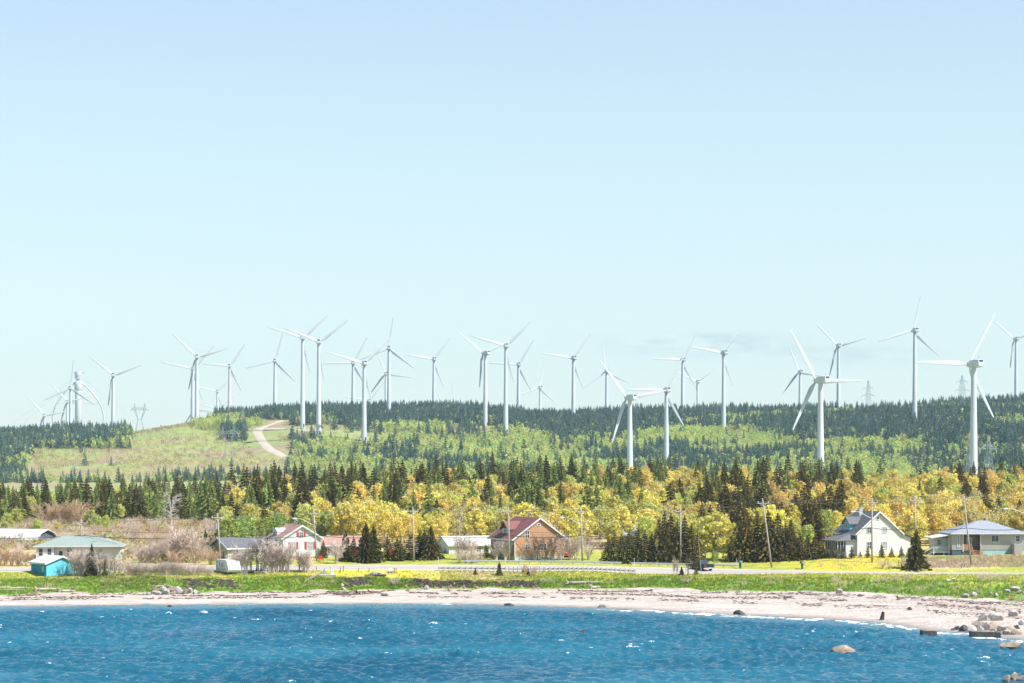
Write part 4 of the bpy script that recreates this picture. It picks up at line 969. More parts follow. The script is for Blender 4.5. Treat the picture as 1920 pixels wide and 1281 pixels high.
M['sid_blue_baked_light'] = siding('blue_siding_baked_light', (0.14, 0.52, 0.64), (0.12, 0.48, 0.60), 0.25)  # colour holds the sunlight on the shed gable and the shade on a dormer
M['brick_brown'] = siding('brown_boards', (0.20, 0.12, 0.085), (0.15, 0.09, 0.07), 0.2)
M['trim'] = mat('trim', (0.68, 0.68, 0.67), (0.60, 0.60, 0.59), 2, 0.6)
M['glass'] = mat('window_glass', (0.03, 0.045, 0.055), (0.05, 0.065, 0.075), 1.5, 0.08, spec=0.8)
M['curtain'] = mat('curtain_glass', (0.35, 0.38, 0.38), (0.22, 0.25, 0.26), 4, 0.2, spec=0.8)
M['roof_red'] = mat('red_shingles', (0.25, 0.10, 0.085), (0.18, 0.075, 0.065), 4, 0.9, bump=0.5, stretch=(1, 1, 3))
M['roof_pink'] = mat('faded_red_shingles', (0.42, 0.24, 0.20), (0.34, 0.19, 0.16), 4, 0.9, bump=0.5, stretch=(1, 1, 3))
M['roof_grey'] = mat('grey_shingles', (0.16, 0.16, 0.175), (0.10, 0.10, 0.115), 4, 0.9, bump=0.5, stretch=(1, 1, 3))
M['roof_slate'] = mat('pale_grey_shingles', (0.30, 0.32, 0.36), (0.24, 0.26, 0.30), 4, 0.9, bump=0.5, stretch=(1, 1, 3))
M['roof_green'] = mat('green_shingles', (0.27, 0.32, 0.29), (0.21, 0.26, 0.235), 3, 0.9, bump=0.4, stretch=(1, 1, 3))
M['roof_metal'] = mat('white_metal_roof', (0.66, 0.65, 0.64), (0.56, 0.55, 0.54), 0.6, 0.45, spec=0.5, stretch=(3, 0.4, 1))
M['roof_zinc'] = mat('ribbed_zinc', (0.46, 0.47, 0.49), (0.34, 0.35, 0.37), 1.5, 0.5, stretch=(6, 0.4, 1))
M['red_paint'] = mat('red_paint', (0.50, 0.045, 0.04), (0.40, 0.035, 0.03), 2, 0.7)
M['barn_dark'] = mat('dark_boards', (0.06, 0.085, 0.115), (0.10, 0.12, 0.15), 2, 0.9, stretch=(4, 4, 0.4))
M['found'] = mat('foundation', (0.48, 0.48, 0.47), (0.38, 0.38, 0.38), 1.5, 0.9)
M['found_red'] = mat('red_foundation', (0.48, 0.06, 0.05), (0.38, 0.05, 0.04), 1.5, 0.9)
M['found_blue'] = mat('blue_foundation', (0.34, 0.50, 0.56), (0.28, 0.43, 0.49), 1.5, 0.9)
M['stain'] = mat('stained_wood', (0.40, 0.22, 0.12), (0.32, 0.17, 0.09), 2, 0.8)
M['chim'] = mat('chimney_metal', (0.25, 0.26, 0.27), (0.15, 0.15, 0.16), 3, 0.5)

def pane_box(mb, face, a0, a1, z0, z1, d0, d1):
    """box on a wall: face 'front' lies on y=0 looking to -y, 'left' lies on x=0 looking to -x; d0..d1 outwards"""
    if face == 'front': mb.box(a0, a1, -d1, -d0, z0, z1)
    else: mb.box(-d1, -d0, a0, a1, z0, z1)
    return mb
def window(par, face, a, z, w, h, glass='glass', off=0.0, mull=1, shutters=None, bars=1, frame='trim'):
    f = MB(); b = 0.09
    pane_box(f, face, a-w/2-b, a+w/2+b, z-h/2-b, z-h/2, off+0.005, off+0.09); pane_box(f, face, a-w/2-b, a+w/2+b, z+h/2, z+h/2+b, off+0.005, off+0.07)
    pane_box(f, face, a-w/2-b, a-w/2, z-h/2, z+h/2, off+0.005, off+0.07); pane_box(f, face, a+w/2, a+w/2+b, z-h/2, z+h/2, off+0.005, off+0.07)
    wo = f.build('window', M[frame], par)
    n = mull + 1
    for k in range(n):
        x0 = a-w/2 + w*k/n; x1 = a-w/2 + w*(k+1)/n
        pane_box(MB(), face, x0+0.02, x1-0.02, z-h/2, z+h/2, off+0.008, off+0.03).build('pane', M[glass], wo)
    m = MB()
    for k in range(1, n):
        x = a-w/2+w*k/n; pane_box(m, face, x-0.03, x+0.03, z-h/2, z+h/2, off+0.005, off+0.055)
    if bars: pane_box(m, face, a-w/2, a+w/2, z-0.025, z+0.025, off+0.031, off+0.05)
    if m.v: m.build('glazing_bar', M[frame], wo)
    if shutters:
        for s in (-1, 1):
            c = a + s*(w/2+b+0.22); pane_box(MB(), face, c-0.19, c+0.19, z-h/2-0.05, z+h/2+0.05, off+0.005, off+0.06).build('shutter', M[shutters], par)
    return wo
def door(par, face, a, z0, w, h, m='trim', off=0.0, glass=True):
    d = pane_box(MB(), face, a-w/2, a+w/2, z0, z0+h, off+0.005, off+0.07).build('door', M[m], par)
    if glass: pane_box(MB(), face, a-w/2+0.15, a+w/2-0.15, z0+h*0.5, z0+h-0.2, off+0.071, off+0.08).build('pane', M['glass'], d)
    pane_box(MB(), face, a+w/2-0.14, a+w/2-0.08, z0+h*0.45, z0+h*0.45+0.06, off+0.071, off+0.13).build('handle', M['chim'], d)
    return d
def gable_roof(par, A, B, he, hr, axis, m, ov=0.45, th=0.16, trim='trim', ov_end=0.35, peak=0.5, a_off=0, b_off=0):
    """A across, B along the ridge; axis = which local axis is 'along'"""
    pk = A*peak; roofs = []
    for s in (0, 1):
        ed = -ov if s == 0 else A+ov; run = pk if s == 0 else A-pk; zl = he - ov*(hr-he)/run
        poly = [(ed, zl), (pk, hr), (pk, hr+th), (ed, zl+th)]
        mb = MB().prism([(p+a_off, q) for p, q in poly], -ov_end+b_off, B+ov_end+b_off, 'y')
        if axis == 'x': mb.swapxy()
        ro = mb.build('roof', M[m], par); roofs.append(ro)
        rb = MB()
        for e in (-ov_end-0.06, B+ov_end): rb.prism([(p+a_off, q) for p, q in [(ed, zl-0.12), (pk, hr-0.12), (pk, hr+th+0.02), (ed, zl+th+0.02)]], e+b_off, e+0.06+b_off, 'y')
        fa = -0.06 if s == 0 else 0; rb.box(ed+fa+a_off, ed+fa+0.06+a_off, -ov_end+b_off, B+ov_end+b_off, zl-0.10, zl+th+0.01)
        if axis == 'x': rb.swapxy()
        rb.build('fascia', M[trim], ro)
    return roofs
def house_body(par, A, B, he, hr, axis, wall, gab=None, found='found', fh=0.5, peak=0.5, name='wall'):
    """gabled body; the wall facing the viewer's side and the long wall are separate parts"""
    t = 0.15
    def add(mb, nm, m):
        if axis == 'x': mb.swapxy()
        return mb.build(nm, M[m], par)
    g = [(0, fh), (A, fh), (A, he), (A*peak, hr), (0, he)]
    add(MB().prism(g, 0, t, 'y'), name, gab or wall); add(MB().prism(g, B-t, B, 'y'), name, gab or wall)
    add(MB().box(0.0, t, t, B-t, fh, he), name, wall); add(MB().box(A-t, A, t, B-t, fh, he), name, wall)
    add(MB().box(0.04, A-0.04, 0.04, B-0.04, -1.2, fh), 'foundation', found)
def corner_boards(par, W_, L_, z0, z1, m='trim'):
    for (x, y) in ((0, 0), (W_, 0), (0, L_)): MB().box(x-0.03, x+0.09 if x == 0 else x+0.03, y-0.03, y+0.09, z0, z1).build('corner_board', M[m], par)
def hip_roof(par, x0, x1, y0, y1, ze, zr, m, inset, th=0.14):
    """hip roof over a rectangle, ridge along x"""
    ym = (y0+y1)/2; a, b = (x0+inset, ym, zr), (x1-inset, ym, zr)
    v = [(x0, y0, ze), (x1, y0, ze), (x1, y1, ze), (x0, y1, ze), a, b]
    v2 = v + [(p[0], p[1], ze-th) for p in v[:4]]
    ro = MB().add(v2, [(0, 1, 5, 4), (1, 2, 5), (2, 3, 4, 5), (3, 0, 4), (6, 7, 8, 9)]).build('roof', M[m], par)
    MB().add(v2, [(0, 1, 7, 6), (1, 2, 8, 7), (2, 3, 9, 8), (3, 0, 6, 9)]).build('fascia', M['trim'], ro); return ro
def flue(par, x, y, z0, h, r=0.14):
    o = MB().tube([(x, y, z0), (x, y, z0+h)], r, 8).build('chimney', M['chim'], par)
    MB().tube([(x, y, z0+h), (x, y, z0+h+0.08), (x, y, z0+h+0.22)], [r*1.6, r*1.6, r*0.4], 8).build('cap', M['chim'], o); return o

# --- orange house
p = P(965, 406); t = thing('house', 'orange clapboard house with dark red roof and white dormer behind the guard rails', 'house', p, R(24)); p.z -= 0.1
A, B, he, hr = 9.8, 10.6, 4.0, 7.45
house_body(t, A, B, he, hr, 'y', 'sid_brown_and_shade', 'sid_orange', 'found', 0.75); gable_roof(t, A, B, he, hr, 'y', 'roof_red', 0.6)  # eave walls are orange boards too, their shade painted in as brown
corner_boards(t, A, B, 0.75, he)
window(t, 'front', 2.45, 4.6, 0.8, 1.2, mull=1); window(t, 'front', 2.5, 2.4, 0.9, 0.9); window(t, 'front', 5.6, 2.3, 1.2, 1.2)
window(t, 'front', 4.75, 6.3, 0.45, 0.35, mull=0, bars=0)
window(t, 'left', 6.9, 2.4, 1.6, 1.4, 'curtain'); door(t, 'left', 3.8, 0.9, 1.0, 2.1); window(t, 'left', 1.6, 2.4, 1.1, 1.3, 'curtain')
dm = MB().box(0.75, 3.6, 4.3, 7.3, 4.2, 5.55).build('dormer', M['sid_white'], t)
MB().prism([(4.3, 5.55), (7.3, 5.55), (5.8, 6.7)], 0.75, 3.9, 'x').build('dormer_gable', M['barn_dark'], dm)
gable_d = MB()
for s in (-1, 1): gable_d.prism([(5.8, 6.72), (5.8+s*1.9, 5.3), (5.8+s*1.9, 5.45), (5.8, 6.88)], 0.35, 4.2, 'x')
gable_d.build('dormer_roof', M['roof_red'], dm)
w_ = window(t, 'left', 5.8, 4.95, 0.75, 0.8, off=-0.75, mull=0)
flue(t, 4.7, 4.2, 7.1, 1.1)
# --- white two-storey house with red shutters
p = P(531, 409, -0.35); t = thing('house', 'white two-storey house with faded red roof and red shutters beside the beige bungalow', 'house', p, R(22))
A, B, he, hr = 7.0, 9.0, 4.2, 6.3
house_body(t, A, B, he, hr, 'y', 'sid_white', None, 'found_red', 0.7); gable_roof(t, A, B, he, hr, 'y', 'roof_pink', 0.45); corner_boards(t, A, B, 0.7, he)
window(t, 'front', 3.35, 4.75, 0.65, 0.75, shutters='red_paint'); window(t, 'front', 1.9, 2.75, 0.8, 1.2, 'curtain', shutters='red_paint'); window(t, 'front', 5.0, 2.75, 1.0, 1.25, 'curtain', shutters='red_paint')
window(t, 'left', 2.4, 2.6, 1.0, 1.4); window(t, 'left', 6.8, 2.6, 1.3, 1.4, 'curtain'); door(t, 'left', 4.6, 0.9, 1.0, 2.1)
dm = MB().prism([(4.9, 4.0), (7.9, 4.0), (7.9, 5.2), (6.4, 5.8), (4.9, 5.2)], 0.3, 2.4, 'x').build('dormer', M['sid_white'], t); window(t, 'left', 6.4, 4.75, 1.1, 0.6, off=-0.3)
flue(t, 3.5, 3.4, 6.1, 1.0)
# --- white wing with red roof behind it
p = P(604, 413, -1.3); t = thing('house', 'low white bungalow with faded red roof half hidden behind garden spruces', 'house', p, R(8))
house_body(t, 6.5, 9.0, 3.5, 4.9, 'x', 'sid_white', None, 'found_red', 0.7)
gable_roof(t, 6.5, 9.0, 3.5, 4.9, 'x', 'roof_pink', 0.4)
window(t, 'front', 1.5, 2.4, 0.9, 0.9, shutters='red_paint'); window(t, 'front', 5.6, 2.4, 1.6, 1.0, shutters='red_paint'); door(t, 'front', 7.9, 0.8, 1.0, 2.1)
# --- beige bungalow
p = P(427.5, 410, -0.75); t = thing('house', 'beige bungalow with dark grey roof and dark red porch railing behind the camper', 'house', p, R(32))
A, B = 7.6, 11.5
house_body(t, A, B, 2.9, 4.5, 'x', 'sid_beige', None, 'found', 0.35); gable_roof(t, A, B, 2.9, 4.5, 'x', 'roof_grey', 0.5, ov_end=0.45)
corner_boards(t, 0.1, A, 0.35, 2.9)
window(t, 'front', 1.5, 1.95, 0.95, 1.05); window(t, 'front', 7.5, 1.95, 1.3, 1.05, 'curtain'); window(t, 'left', 1.9, 1.8, 0.8, 1.1); door(t, 'left', 4.9, 0.4, 0.95, 2.05)
pr = MB().box(-2.2, -0.02, 1.5, 7.2, -0.6, 0.35).build('porch_deck', M['brick_brown'], t)
for k in range(9): MB().box(-2.2, -2.12, 1.5+k*0.7, 1.58+k*0.7, 0.35, 1.25).build('baluster', M['brick_brown'], pr)
MB().box(-2.25, -2.08, 1.45, 7.25, 1.25, 1.34).build('railing', M['red_paint'], pr)
for k in range(4): MB().box(-2.0+k*0.6, -1.92+k*0.6, 1.5, 1.58, 0.35, 1.25).build('baluster', M['red_paint'], pr)
# --- long white building
p = P(842, 420, -1.2); t = thing('house', 'long plain white building with pale metal roof between spruces and the orange house', 'building', p, R(20))
A, B = 7.2, 10.5
house_body(t, A, B, 2.9, 4.25, 'x', 'sid_white', None, 'found', 0.25); gable_roof(t, A, B, 2.9, 4.25, 'x', 'roof_metal', 0.4)
window(t, 'front', 5.8, 1.9, 0.9, 0.8); window(t, 'front', 7.4, 1.9, 0.7, 0.8); window(t, 'left', 4.4, 1.9, 0.9, 0.9); door(t, 'left', 2.2, 0.3, 1.0, 2.0, 'sid_beige')
# --- grey ribbed roof of a shed among the trees
p = P(1141, 432); t = thing('shed', 'shed among yellow trees with only its ribbed grey roof showing', 'shed', p, R(-14))
house_body(t, 4.5, 5.0, 2.6, 4.5, 'x', 'sid_grey', None, 'found', 0.3); gable_roof(t, 4.5, 5.0, 2.6, 4.5, 'x', 'roof_zinc', 0.4); window(t, 'front', 2.4, 1.6, 0.8, 0.8)
# --- barn at the frame edge
p = P(68, 440, -0.4); t = thing('barn', 'dark boarded barn with long white gambrel roof at the field edge', 'barn', (p.x, p.y, p.z), R(-20))
wl_ = MB().box(-13, 0, 0, 7.0, -1.0, 1.55).build('wall', M['barn_dark'], t)
g = [(-0.5, 1.35), (1.1, 2.6), (3.5, 3.3), (5.9, 2.6), (7.5, 1.35)]
MB().prism(g, -0.02, -12.98, 'x').build('gable', M['barn_dark'], t)
for k in range(4):
    (a0, z0), (a1, z1_) = g[k], g[k+1]
    MB().prism([(a0, z0+0.02), (a1, z1_+0.02), (a1, z1_+0.16), (a0, z0+0.16)], -13.5, 0.5, 'x').build('roof', M['roof_metal'], t)
window(t, 'front', -3.0, 0.8, 1.2, 0.6, off=0.0, frame='barn_dark')
for k in range(3): MB().box(-12+k*3.9, -11.9+k*3.9, -0.06, 0.0, -0.5, 1.35).build('batten', M['roof_zinc'], t)
# --- long white bungalow with green hip roof
p = P(69, 413); t = thing('house', 'long white bungalow with low green hip roof behind the blue shed', 'house', (p.x, p.y, p.z-0.75), R(6))
MB().box(0, 15.0, 0, 8.5, 0.3, 3.3).build('wall', M['sid_white'], t); MB().box(0, 3.2, -1.4, -0.0, 0.3, 3.25).build('wing_wall', M['sid_white'], t)
MB().box(0.05, 14.95, 0.05, 8.4, -1.5, 0.3).build('foundation', M['found'], t)
hip_roof(t, -0.5, 15.5, -1.9, 9.0, 3.35, 5.1, 'roof_green', 5.0)
window(t, 'front', 0.85, 2.25, 0.7, 1.3, off=1.4, mull=0); window(t, 'front', 2.4, 2.25, 0.7, 1.3, off=1.4, mull=0)
window(t, 'front', 5.9, 2.15, 0.9, 1.5); window(t, 'front', 8.2, 2.2, 0.7, 1.0); door(t, 'front', 4.3, 0.5, 0.95, 2.1); window(t, 'front', 11.2, 2.2, 1.4, 1.0, 'curtain')
flue(t, 12.0, 3.5, 4.0, 1.3, 0.18); MB().box(9.5, 10.9, 0.2, 0.9, 4.0, 4.15).build('skylight', M['curtain'], t)
# --- blue shed
p = G(87, 1082, 366, 386); t = thing('shed', 'turquoise blue boat shed with white roof on the bank above the beach', 'shed', (p.x, p.y, p.z), R(36))
A, B = 5.6, 6.2
house_body(t, A, B, 2.3, 3.35, 'y', 'sid_blue_shaded', 'sid_blue_baked_light', 'found', 0.06); gable_roof(t, A, B, 2.3, 3.35, 'y', 'roof_metal', 0.35, ov_end=0.3)  # one blue paint: side walls coloured as shaded, gables as sunlit
window(t, 'left', 1.3, 1.3, 0.45, 0.65, 'curtain', mull=0, bars=0); door(t, 'left', 5.2, 0.1, 0.85, 1.7, 'sid_blue_shaded', glass=False)
# --- cream house with sun porch
p = P(1607.5, 409); t = thing('house', 'cream house with steep grey roof, chimney and glazed sun porch', 'house', (p.x, p.y, p.z-0.1), R(16))
A, B, he, hr = 8.6, 9.5, 4.3, 8.0
house_body(t, A, B, he, hr, 'y', 'sid_cream', None, 'found', 0.3); gable_roof(t, A, B, he, hr, 'y', 'roof_grey', 0.45)
window(t, 'front', 2.3, 4.75, 0.75, 1.0); window(t, 'front', 5.4, 4.75, 0.85, 1.0, 'curtain'); window(t, 'front', 2.3, 2.0, 0.75, 1.15); window(t, 'front', 5.4, 2.0, 0.85, 1.15, 'curtain'); window(t, 'front', 4.0, 6.9, 0.5, 0.5, mull=0, bars=0)
lw = MB().prism([(A+0.01, 0.2), (A+2.0, 0.2), (A+2.0, 3.3), (A+0.01, 4.15)], 0.35, 7.0, 'y').build('lean_to', M['sid_cream'], t)
MB().prism([(A-0.2, 4.35), (A+2.4, 3.25), (A+2.4, 3.40), (A-0.2, 4.50)], -0.1, 7.4, 'y').build('lean_to_roof', M['roof_grey'], lw)
sp_ = MB().box(-3.6, -0.01, 0.6, 6.0, 0.0, 0.95).build('sun_porch', M['sid_blue_baked_light'], t); sp_.data.materials.clear(); sp_.data.materials.append(M['sid_white'])
MB().box(-3.6, -0.01, 0.6, 6.0, 2.75, 2.95).build('porch_beam', M['sid_white'], sp_)
MB().box(-2.0, -0.01, 0.58, 0.7, 0.95, 2.75).build('porch_wall', M['sid_white'], sp_)
for k in range(7): MB().box(-3.62, -3.5, 0.6+k*0.88, 0.72+k*0.88, 0.95, 2.75).build('porch_post', M['trim'], sp_)
for k in range(6): MB().box(-3.57, -3.53, 0.72+k*0.88, 1.48+k*0.88, 0.95, 2.75).build('pane', M['glass'], sp_)
for k in range(3): MB().box(-3.6+k*0.55, -3.5+k*0.55, 0.58, 0.68, 0.95, 2.75).build('porch_post', M['trim'], sp_)
for k in range(2): MB().box(-3.5+k*0.55, -3.05+k*0.55, 0.61, 0.65, 0.95, 2.75).build('pane', M['glass'], sp_)
MB().add([(-4.1, 0.1, 2.9), (0.0, 0.1, 2.9), (0.0, 6.5, 2.9), (-4.1, 6.5, 2.9), (-0.02, 2.0, 4.2), (-0.02, 5.4, 4.2)], [(0, 1, 4), (0, 4, 5, 3), (3, 5, 2), (0, 3, 2, 1)]).build('porch_roof', M['roof_grey'], sp_)
dm = MB().prism([(3.6, 4.5), (6.4, 4.5), (6.4, 5.9), (5.0, 6.9), (3.6, 5.9)], 0.2, 3.6, 'x').build('dormer', M['sid_blue_baked_light'], t)  # white dormer, its bluish shade painted into the siding colour
dr = MB()
for s in (-1, 1): dr.prism([(5.0, 6.93), (5.0+s*1.75, 5.65), (5.0+s*1.75, 5.8), (5.0, 7.08)], -0.1, 3.9, 'x')
dr.build('dormer_roof', M['roof_grey'], dm); window(t, 'left', 5.0, 5.5, 0.8, 0.9, off=-0.2, mull=0)
dm2 = MB().prism([(5.2, 5.0), (7.4, 5.0), (7.4, 6.4), (5.2, 6.9)], A-2.4, A-0.4, 'x').build('back_dormer', M['sid_cream'], t); MB().prism([(5.0, 6.95), (7.6, 6.45), (7.6, 6.58), (5.0, 7.08)], A-2.6, A-0.2, 'x').build('dormer_roof', M['roof_slate'], dm2)
c = MB().box(3.0, 3.6, 5.6, 6.2, 6.6, 8.6).build('chimney', M['found'], t); MB().tube([(3.3, 5.9, 8.6), (3.3, 5.9, 9.2)], [0.16, 0.16], 8).build('flue', M['chim'], c)
# --- grey bungalow with hip roof
p = P(1785, 410); t = thing('house', 'grey sided bungalow with pale hip roof, brown porch and white side deck', 'house', (p.x, p.y, p.z+0.1), R(3))
for a0, a1 in ((0, 2.1), (5.15, 13.2)): MB().box(a0, a1, 0, 0.2, 0.9, 3.85).build('wall', M['sid_grey'], t)
MB().box(2.1, 5.15, 1.5, 1.7, 0.9, 3.85).build('porch_wall', M['sid_brown_and_shade'], t); MB().box(0, 0.2, 0.2, 8.8, 0.9, 3.85).build('wall', M['sid_grey'], t); MB().box(13.0, 13.2, 0.2, 8.8, 0.9, 3.85).build('wall', M['sid_grey'], t); MB().box(0.2, 13.0, 8.6, 8.8, 0.9, 3.85).build('wall', M['sid_grey'], t)
MB().box(5.15, 5.3, 0.2, 1.5, 0.9, 3.85).build('wall', M['sid_brown_and_shade'], t); MB().box(1.95, 2.1, 0.2, 1.5, 0.9, 3.85).build('wall', M['sid_brown_and_shade'], t)
MB().box(0.05, 5.1, 0.06, 8.7, -1.2, 0.9).build('foundation', M['barn_dark'], t); MB().box(5.12, 13.15, 0.06, 8.7, -1.2, 0.88).build('foundation', M['found_blue'], t)
hip_roof(t, -0.4, 13.8, -0.85, 9.4, 3.9, 6.1, 'roof_slate', 6.2)
window(t, 'front', 7.85, 2.95, 1.25, 1.1, mull=1, bars=0); window(t, 'front', 12.0, 2.95, 0.7, 1.0, mull=0); window(t, 'front', 1.15, 2.5, 0.3, 2.0, 'curtain', mull=0, bars=0)
d_ = MB().box(3.0, 4.0, 1.40, 1.5, 0.95, 3.1).build('door', M['trim'], t); MB().box(3.2, 3.8, 1.37, 1.4, 2.0, 2.9).build('pane', M['glass'], d_)
for x in (2.02, 5.2): MB().box(x-0.08, x+0.08, -0.08, 0.0, 0.6, 3.85).build('corner_board', M['trim'], t)
st_ = MB().box(2.1, 5.1, 0.0, 1.5, 0.7, 0.9).build('porch_floor', M['stain'], t)
MB().box(2.1, 3.4, -0.06, 0.0, 0.9, 2.0).build('porch_panel', M['stain'], st_)
for k in range(5): MB().box(3.6, 5.0, -1.6+k*0.32, -1.28+k*0.32, -0.35+k*0.2, -0.22+k*0.2).build('step', M['stain'], st_)
for x in (3.5, 5.1):
    MB().tube([(x, -1.7, 0.55), (x, -0.1, 1.85)], 0.06, 5).build('handrail', M['stain'], st_)
    for k in range(3): MB().box(x-0.05, x+0.05, -1.65+k*0.7, -1.55+k*0.7, -0.5, 0.65+k*0.55).build('rail_post', M['stain'], st_)
flue(t, 7.2, 4.4, 5.95, 0.5, 0.2)
for q in (-0.2, 1.3, 5.4): MB().tube([(q+1.5, 7.0, 4.4), (q+1.5, 7.0, 5.9)], 0.07, 6).build('vent_pipe', M['galv'], t)
# white side deck
dk = MB().box(-3.2, -0.02, 1.0, 4.2, 0.35, 0.55).build('side_deck', M['trim'], t)
MB().box(-2.6, -0.02, 3.2, 6.5, 0.55, 3.0).build('porch_wall', M['sid_white'], dk); MB().prism([(-3.6, 2.95), (0.4, 3.6), (0.4, 3.75), (-3.6, 3.10)], 0.6, 6.9, 'y').build('porch_roof', M['roof_metal'], dk)
for k in range(13): MB().box(-3.15+k*0.24, -3.08+k*0.24, 1.0, 1.06, 0.55, 1.35).build('baluster', M['trim'], dk)
MB().box(-3.2, -0.05, 0.98, 1.08, 1.35, 1.43).build('railing', M['trim'], dk)
for x, y in ((-3.1, 1.1), (-1.2, 1.1), (-0.3, 1.1)): MB().box(x-0.08, x+0.08, y-0.08, y+0.08, -1.2, 3.1 if x > -0.5 else 0.35).build('deck_post', M['trim'], dk)
window(t, 'front', -1.6, 2.2, 0.6, 0.9, off=-3.2)
for k in range(6): MB().box(-3.2-0.3*(k+1), -3.2-0.3*k, 1.1, 2.2, 0.35-0.2*k, 0.42-0.2*k).build('step', M['trim'], dk)
for y in (1.1, 2.2): MB().tube([(-3.2, y, 1.4), (-5.1, y, 0.25)], 0.05, 5).build('handrail', M['trim'], dk)
# annex at the frame edge
MB().box(10.9, 12.3, -1.8, -0.01, -0.5, 2.0).build('entry_box', M['sid_grey'], t)

# ------------------------------------------------------------------ sheds and cars in the yards
p = P(727, 413); t = thing('shed', 'small bright red garden shed between the spruces', 'shed', p, R(10)); MB().box(0, 1.5, 0, 2, -0.3, 1.2).build('wall', M['red_paint'], t); MB().prism([(-0.1, 1.2), (1.6, 1.2), (0.75, 1.55)], -0.1, 2.1, 'y').build('roof', M['red_paint'], t)
for x0, x1, lab in ((650, 660, 'dark red plank fence behind the left garden spruces'), (660, 684, 'red plank fence behind the pair of large garden spruces')):
    a = P(x0, 411); t = thing('fence', lab, 'fence', a, 0); Lf = (x1-x0)/10.4
    for k in range(int(Lf/0.16)): MB().box(k*0.16, k*0.16+0.14, 0, 0.04, -0.2, 1.55 + 0.03*(k % 3)).build('plank', M['red_paint'], t)
    MB().box(0, Lf, 0.04, 0.1, 1.2, 1.32).build('rail', M['red_paint'], t)
def wheel(par, x, y, r, w, nm='wheel'):
    """wheel axle along local x"""
    o = MB().tube([(x-w/2, y, r), (x+w/2, y, r)], r, 16).build(nm, M['cable'], par)
    for s in (-1, 1): MB().tube([(x+s*w/2, y, r), (x+s*(w/2+0.012), y, r)], [r*0.58, r*0.52], 12).build('rim', M['galv'], o)
    return o
M['car_navy'] = mat('navy_car_paint', (0.008, 0.018, 0.028), (0.010, 0.022, 0.034), 1, 0.45, spec=0.35)
M['car_red'] = mat('red_car_paint', (0.5, 0.03, 0.04), (0.45, 0.03, 0.035), 1, 0.3, spec=0.6)
M['chrome'] = mat('chrome', (0.6, 0.6, 0.62), (0.5, 0.5, 0.52), 2, 0.25, metal=0.7)
M['tail_red'] = mat('tail_lamp_red', (0.5, 0.02, 0.02), (0.4, 0.02, 0.02), 5, 0.2)
M['number_plate'] = mat('number_plate', (0.7, 0.72, 0.75), (0.65, 0.67, 0.7), 5, 0.5)
def pickup():
    # rear towards -y, driving away along +y
    p = P(1330, 391.5); t = thing('pickup_truck', 'dark navy pickup truck driving away along the road', 'pickup truck', (p.x, p.y, p.z+0.01), R(26))
    b = MB().prism([(0, 0.55), (5.4, 0.55), (5.5, 0.75), (5.45, 1.05), (3.95, 1.15), (3.6, 1.15), (0, 1.2)], -0.98, 0.98, 'x').build('body', M['car_navy'], t, bevel=0.06)
    MB().box(-0.98, 0.98, -0.06, 0.02, 0.62, 1.24).build('tailgate', M['car_navy'], t, bevel=0.02)
    cb = MB()
    lo = [(1.75, 1.15), (3.95, 1.15)]; v = [(-0.93, 1.75, 1.15), (0.93, 1.75, 1.15), (0.93, 4.0, 1.15), (-0.93, 4.0, 1.15), (-0.74, 1.98, 1.86), (0.74, 1.98, 1.86), (0.74, 3.3, 1.86), (-0.74, 3.3, 1.86)]
    cb.add(v, [(0, 1, 5, 4), (1, 2, 6, 5), (2, 3, 7, 6), (3, 0, 4, 7), (4, 5, 6, 7)]); c = cb.build('cab', M['car_navy'], t)
    def inset(i, j, k, l_, nm):
        P4 = [Vector(v[q]) for q in (i, j, k, l_)]; cc = sum(P4, Vector())/4; nrm = (P4[1]-P4[0]).cross(P4[3]-P4[0]).normalized()
        if nrm.dot(cc-Vector((0, 2.8, 1.4))) < 0: nrm = -nrm
        MB().add([tuple(cc+(q-cc)*0.86+nrm*0.012) for q in P4], [(0, 1, 2, 3)]).build(nm, M['glass'], c)
    inset(0, 1, 5, 4, 'rear_window'); inset(3, 0, 4, 7, 'side_window'); inset(1, 2, 6, 5, 'side_window'); inset(2, 3, 7, 6, 'windscreen')
    MB().box(-1.0, 1.0, -0.22, -0.07, 0.42, 0.6).build('bumper', M['chrome'], t); MB().box(-0.25, 0.25, -0.235, -0.22, 0.45, 0.58).build('number_plate', M['number_plate'], t)
    for s in (-1, 1):
        MB().box(s*0.9-0.08, s*0.9+0.08, -0.075, -0.055, 0.78, 1.12).build('tail_light', M['tail_red'], t); MB().box(s*1.08-0.1, s*1.08+0.1, 3.6, 3.72, 1.2, 1.4).build('wing_mirror', M['car_navy'], t)
        wheel(t, s*0.86, 1.05, 0.38, 0.26); wheel(t, s*0.86, 4.45, 0.38, 0.26)
pickup()
def hatchback():
    p = P(1068, 412); t = thing('parked_car', 'red parked car mostly hidden by shrubs beside the orange house', 'car', p, R(20))
    MB().prism([(-0.0, 0.3), (3.9, 0.3), (3.95, 0.7), (3.0, 0.85), (2.2, 1.35), (0.5, 1.4), (0, 0.9)], -0.82, 0.82, 'x').build('body', M['car_red'], t, bevel=0.06)
    MB().add([(-0.65, -0.005+0.04, 0.95), (0.65, 0.035, 0.95), (0.6, 0.4, 1.33), (-0.6, 0.4, 1.33)], [(0, 1, 2, 3)]).build('rear_window', M['glass'], t)
    for s in (-1, 1):
        MB().box(s*0.70-0.08, s*0.70+0.08, -0.03, 0.02, 0.62, 0.8).build('tail_light', M['tail_red'], t); wheel(t, s*0.74, 0.75, 0.3, 0.2); wheel(t, s*0.74, 3.1, 0.3, 0.2)
hatchback()
